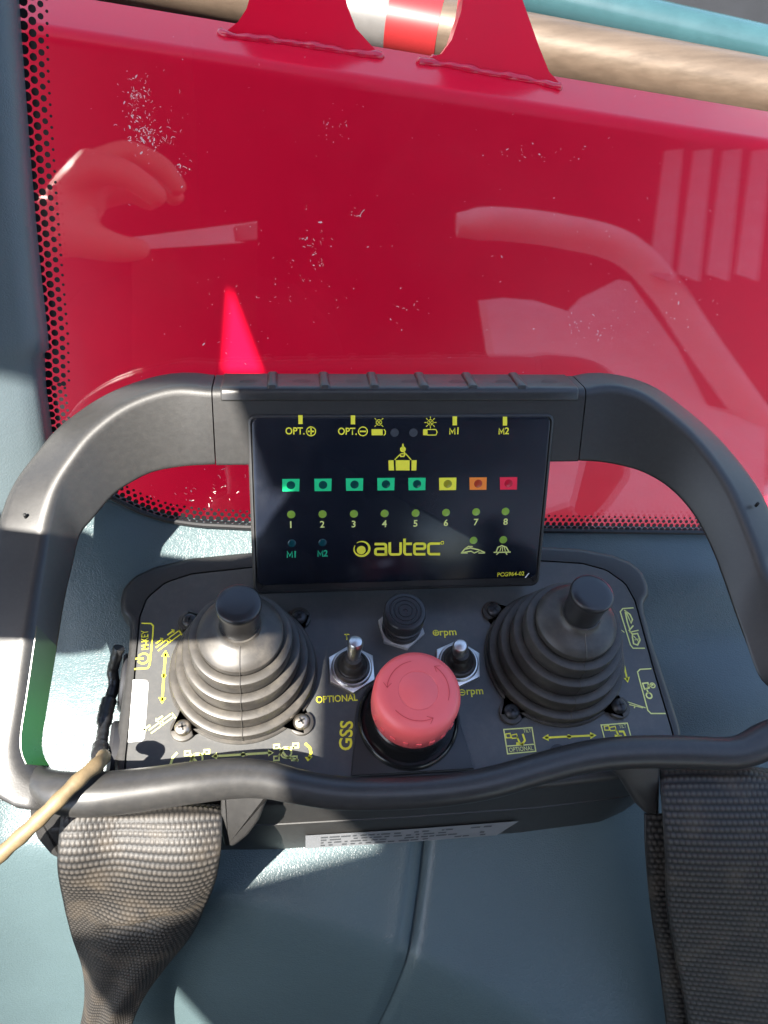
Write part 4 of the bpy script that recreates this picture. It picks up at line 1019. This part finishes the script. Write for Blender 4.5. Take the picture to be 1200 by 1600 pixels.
# hand with fingers, one skinned mesh
def hand():
    D0 = 640
    J = {}
    def j(k, p, D, r): J[k] = (mir(p, D), r)
    J['fore'] = (np.array([-430., -62, 298]), 32); J['wrist'] = (np.array([-245., -88, 304]), 24); j('palm', (110, 345), D0, 27); j('knuck', (112, 280), D0-10, 20)
    j('i1', (150, 258), D0-20, 13); j('i2', (205, 275), D0-25, 11.5); j('i3', (258, 318), D0-15, 9)
    j('m0', (140, 262), D0+15, 14); j('m1', (200, 236), D0+15, 12); j('m2', (255, 262), D0+20, 10.5); j('m3', (285, 305), D0+30, 8.5)
    j('r0', (150, 285), D0+45, 13); j('r1', (215, 262), D0+50, 11); j('r2', (262, 290), D0+55, 10); j('r3', (280, 320), D0+60, 8)
    j('p0', (150, 310), D0+72, 11); j('p1', (205, 300), D0+78, 9.5); j('p2', (245, 322), D0+80, 8)
    j('t0', (125, 372), D0-15, 17); j('t1', (165, 385), D0-20, 13.5); j('t2', (205, 392), D0-8, 10.5); j('t3', (232, 388), D0+5, 8)
    E_ = [('palm', 'wrist'), ('wrist', 'fore'), ('palm', 'knuck'), ('knuck', 'i1'), ('i1', 'i2'), ('i2', 'i3'), ('knuck', 'm0'), ('m0', 'm1'), ('m1', 'm2'), ('m2', 'm3'), ('palm', 'r0'), ('r0', 'r1'), ('r1', 'r2'), ('r2', 'r3'), ('palm', 'p0'), ('p0', 'p1'), ('p1', 'p2'), ('palm', 't0'), ('t0', 't1'), ('t1', 't2'), ('t2', 't3')]
    K = list(J); me = bpy.data.meshes.new('hand'); me.from_pydata([tuple(J[k][0]*S) for k in K], [(K.index(a), K.index(b)) for a, b in E_], []); me.update()
    ob = bpy.data.objects.new('hand', me); col.objects.link(ob)
    sk_ = ob.modifiers.new('skin', 'SKIN')
    for i, k in enumerate(K):
        v = me.skin_vertices[0].data[i]; v.radius = (J[k][1]*S, J[k][1]*S); v.use_root = (k == 'palm')
    sb = ob.modifiers.new('sub', 'SUBSURF'); sb.levels = 2; sb.render_levels = 2
    dg = bpy.context.evaluated_depsgraph_get(); m2 = bpy.data.meshes.new_from_object(ob.evaluated_get(dg)); bpy.data.objects.remove(ob)
    return m2, J
hm, HJ = hand()
pr_ = root('person', (-430, -62, 298), 'bare hand with dark cuff mirrored in the cab window', 'person')
link('hand', hm, 'skin', pr_, True, 180)
f0 = HJ['fore'][0]; f1 = HJ['wrist'][0]; dd = unit(f0-f1)
MB().tube([f1+dd*75, f1+dd*90, f0, f0+dd*120, f0+dd*260], [32, 35, 40, 46, 52], 24).build('cuff', 'sleeve', pr_)
ph = root('phone', mir((310, 420), 860), 'black phone with pale metal edge mirrored in the cab window', 'phone')
Dp = 830
pc = [mir(p, Dp+k) for p, k in (((205, 392), 0), ((402, 374), 0), ((402, 650), 60), ((205, 660), 60))]
dpt = [mir(p, Dp+30+k) for p, k in (((205, 372), 0), ((402, 348), 0), ((402, 640), 60), ((205, 650), 60))]
mb = MB(); mb.loft([pc, dpt]); mb.build('phone_body', 'phone', ph, smooth=False)
def refl(n): return n-2*(n @ GN)*GN
def slant(pts, D, n=(0, .84, .54)):
    c = np.mean(np.array(pts, float), 0); A_ = CAM+ray(c)*D; nv_ = refl(unit(n))
    q = [onpl(p, A_, nv_) for p in pts]; return [p-2*((p-GP) @ GN)*GN for p in q]
ea = slant([(206, 391), (402, 378), (402, 346), (206, 371)], 826); eb = [q-GN*8 for q in ea]
mb = MB(); mb.loft([ea, eb]); mb.build('phone_edge', 'phoneframe', ph, smooth=False)
# pale cab trim behind the camera, seen as a reflection on the right of the window
def trim(name, pts, D, th, m, label, cat):
    a = slant(pts, D); b = [q - GN*th for q in a]
    mb = MB(); mb.loft([a, b]); return tag(mb.build(name, m, smooth=False), label, cat)
trim('door_trim', [(760, 475), (800, 470), (850, 474), (905, 492), (925, 470), (985, 440), (1060, 545), (1110, 640), (1200, 660), (1200, 900), (800, 900), (775, 560)], 1500, 60, 'paletrim', 'pale moulded door trim mirrored in the cab window', 'door trim')
o = MB().tube(spline([mir(p, 1450) for p in ((715, 352), (780, 350), (880, 362), (975, 388), (1040, 450), (1090, 525), (1150, 610), (1230, 720))], 60), [22, 24, 27]+[30]*57, 20).build('grab_rail', 'paletrim'); tag(o, 'pale curved grab rail mirrored in the cab window', 'rail')
for k in range(4):
    x = 1045+k*46
    trim('louvre_slat', [(x, 235), (x+24, 232), (x+4, 440), (x-22, 430)], 1650, 20, 'paledim', 'pale upright louvre slat mirrored in the cab window', 'slat')['group'] = 'louvre slats mirrored in the window'
# dark slab added behind the camera so the window mirrors no bright sky
c0 = mir((620, 400), 2100); u_ = GF.u; v_ = GF.v
mb = MB(); mb.box(c0 , (2500, 1500, 30), np.array([u_, v_, GN])); rw = mb.build('dark_backing', 'backing', smooth=False); tag(rw, kind='structure')

# unseen dark block added behind the camera to shade foreground and darken reflection
mb = MB(); sf = Frame((-90, -470, -350), (1, 0, 0), (0, 0, 1))
rings = []
for zz, wd, dp, yy in ((0, 470, 60, 0), (30, 500, 100, 0), (300, 500, 115, -10), (600, 480, 110, -40), (800, 420, 95, -65), (880, 330, 70, -78), (905, 200, 40, -82)):
    pr2 = rrect(wd, dp, min(dp*.45, 40), 5); rings.append([(-110+a_, -500+yy+b_, -350+zz) for a_, b_ in pr2])
mb.loft(rings); so_ = mb.build('dark_blocker', 'blocker', angle=60); tag(so_, 'added dark block out of view, darkening foreground and window reflection', 'blocker')
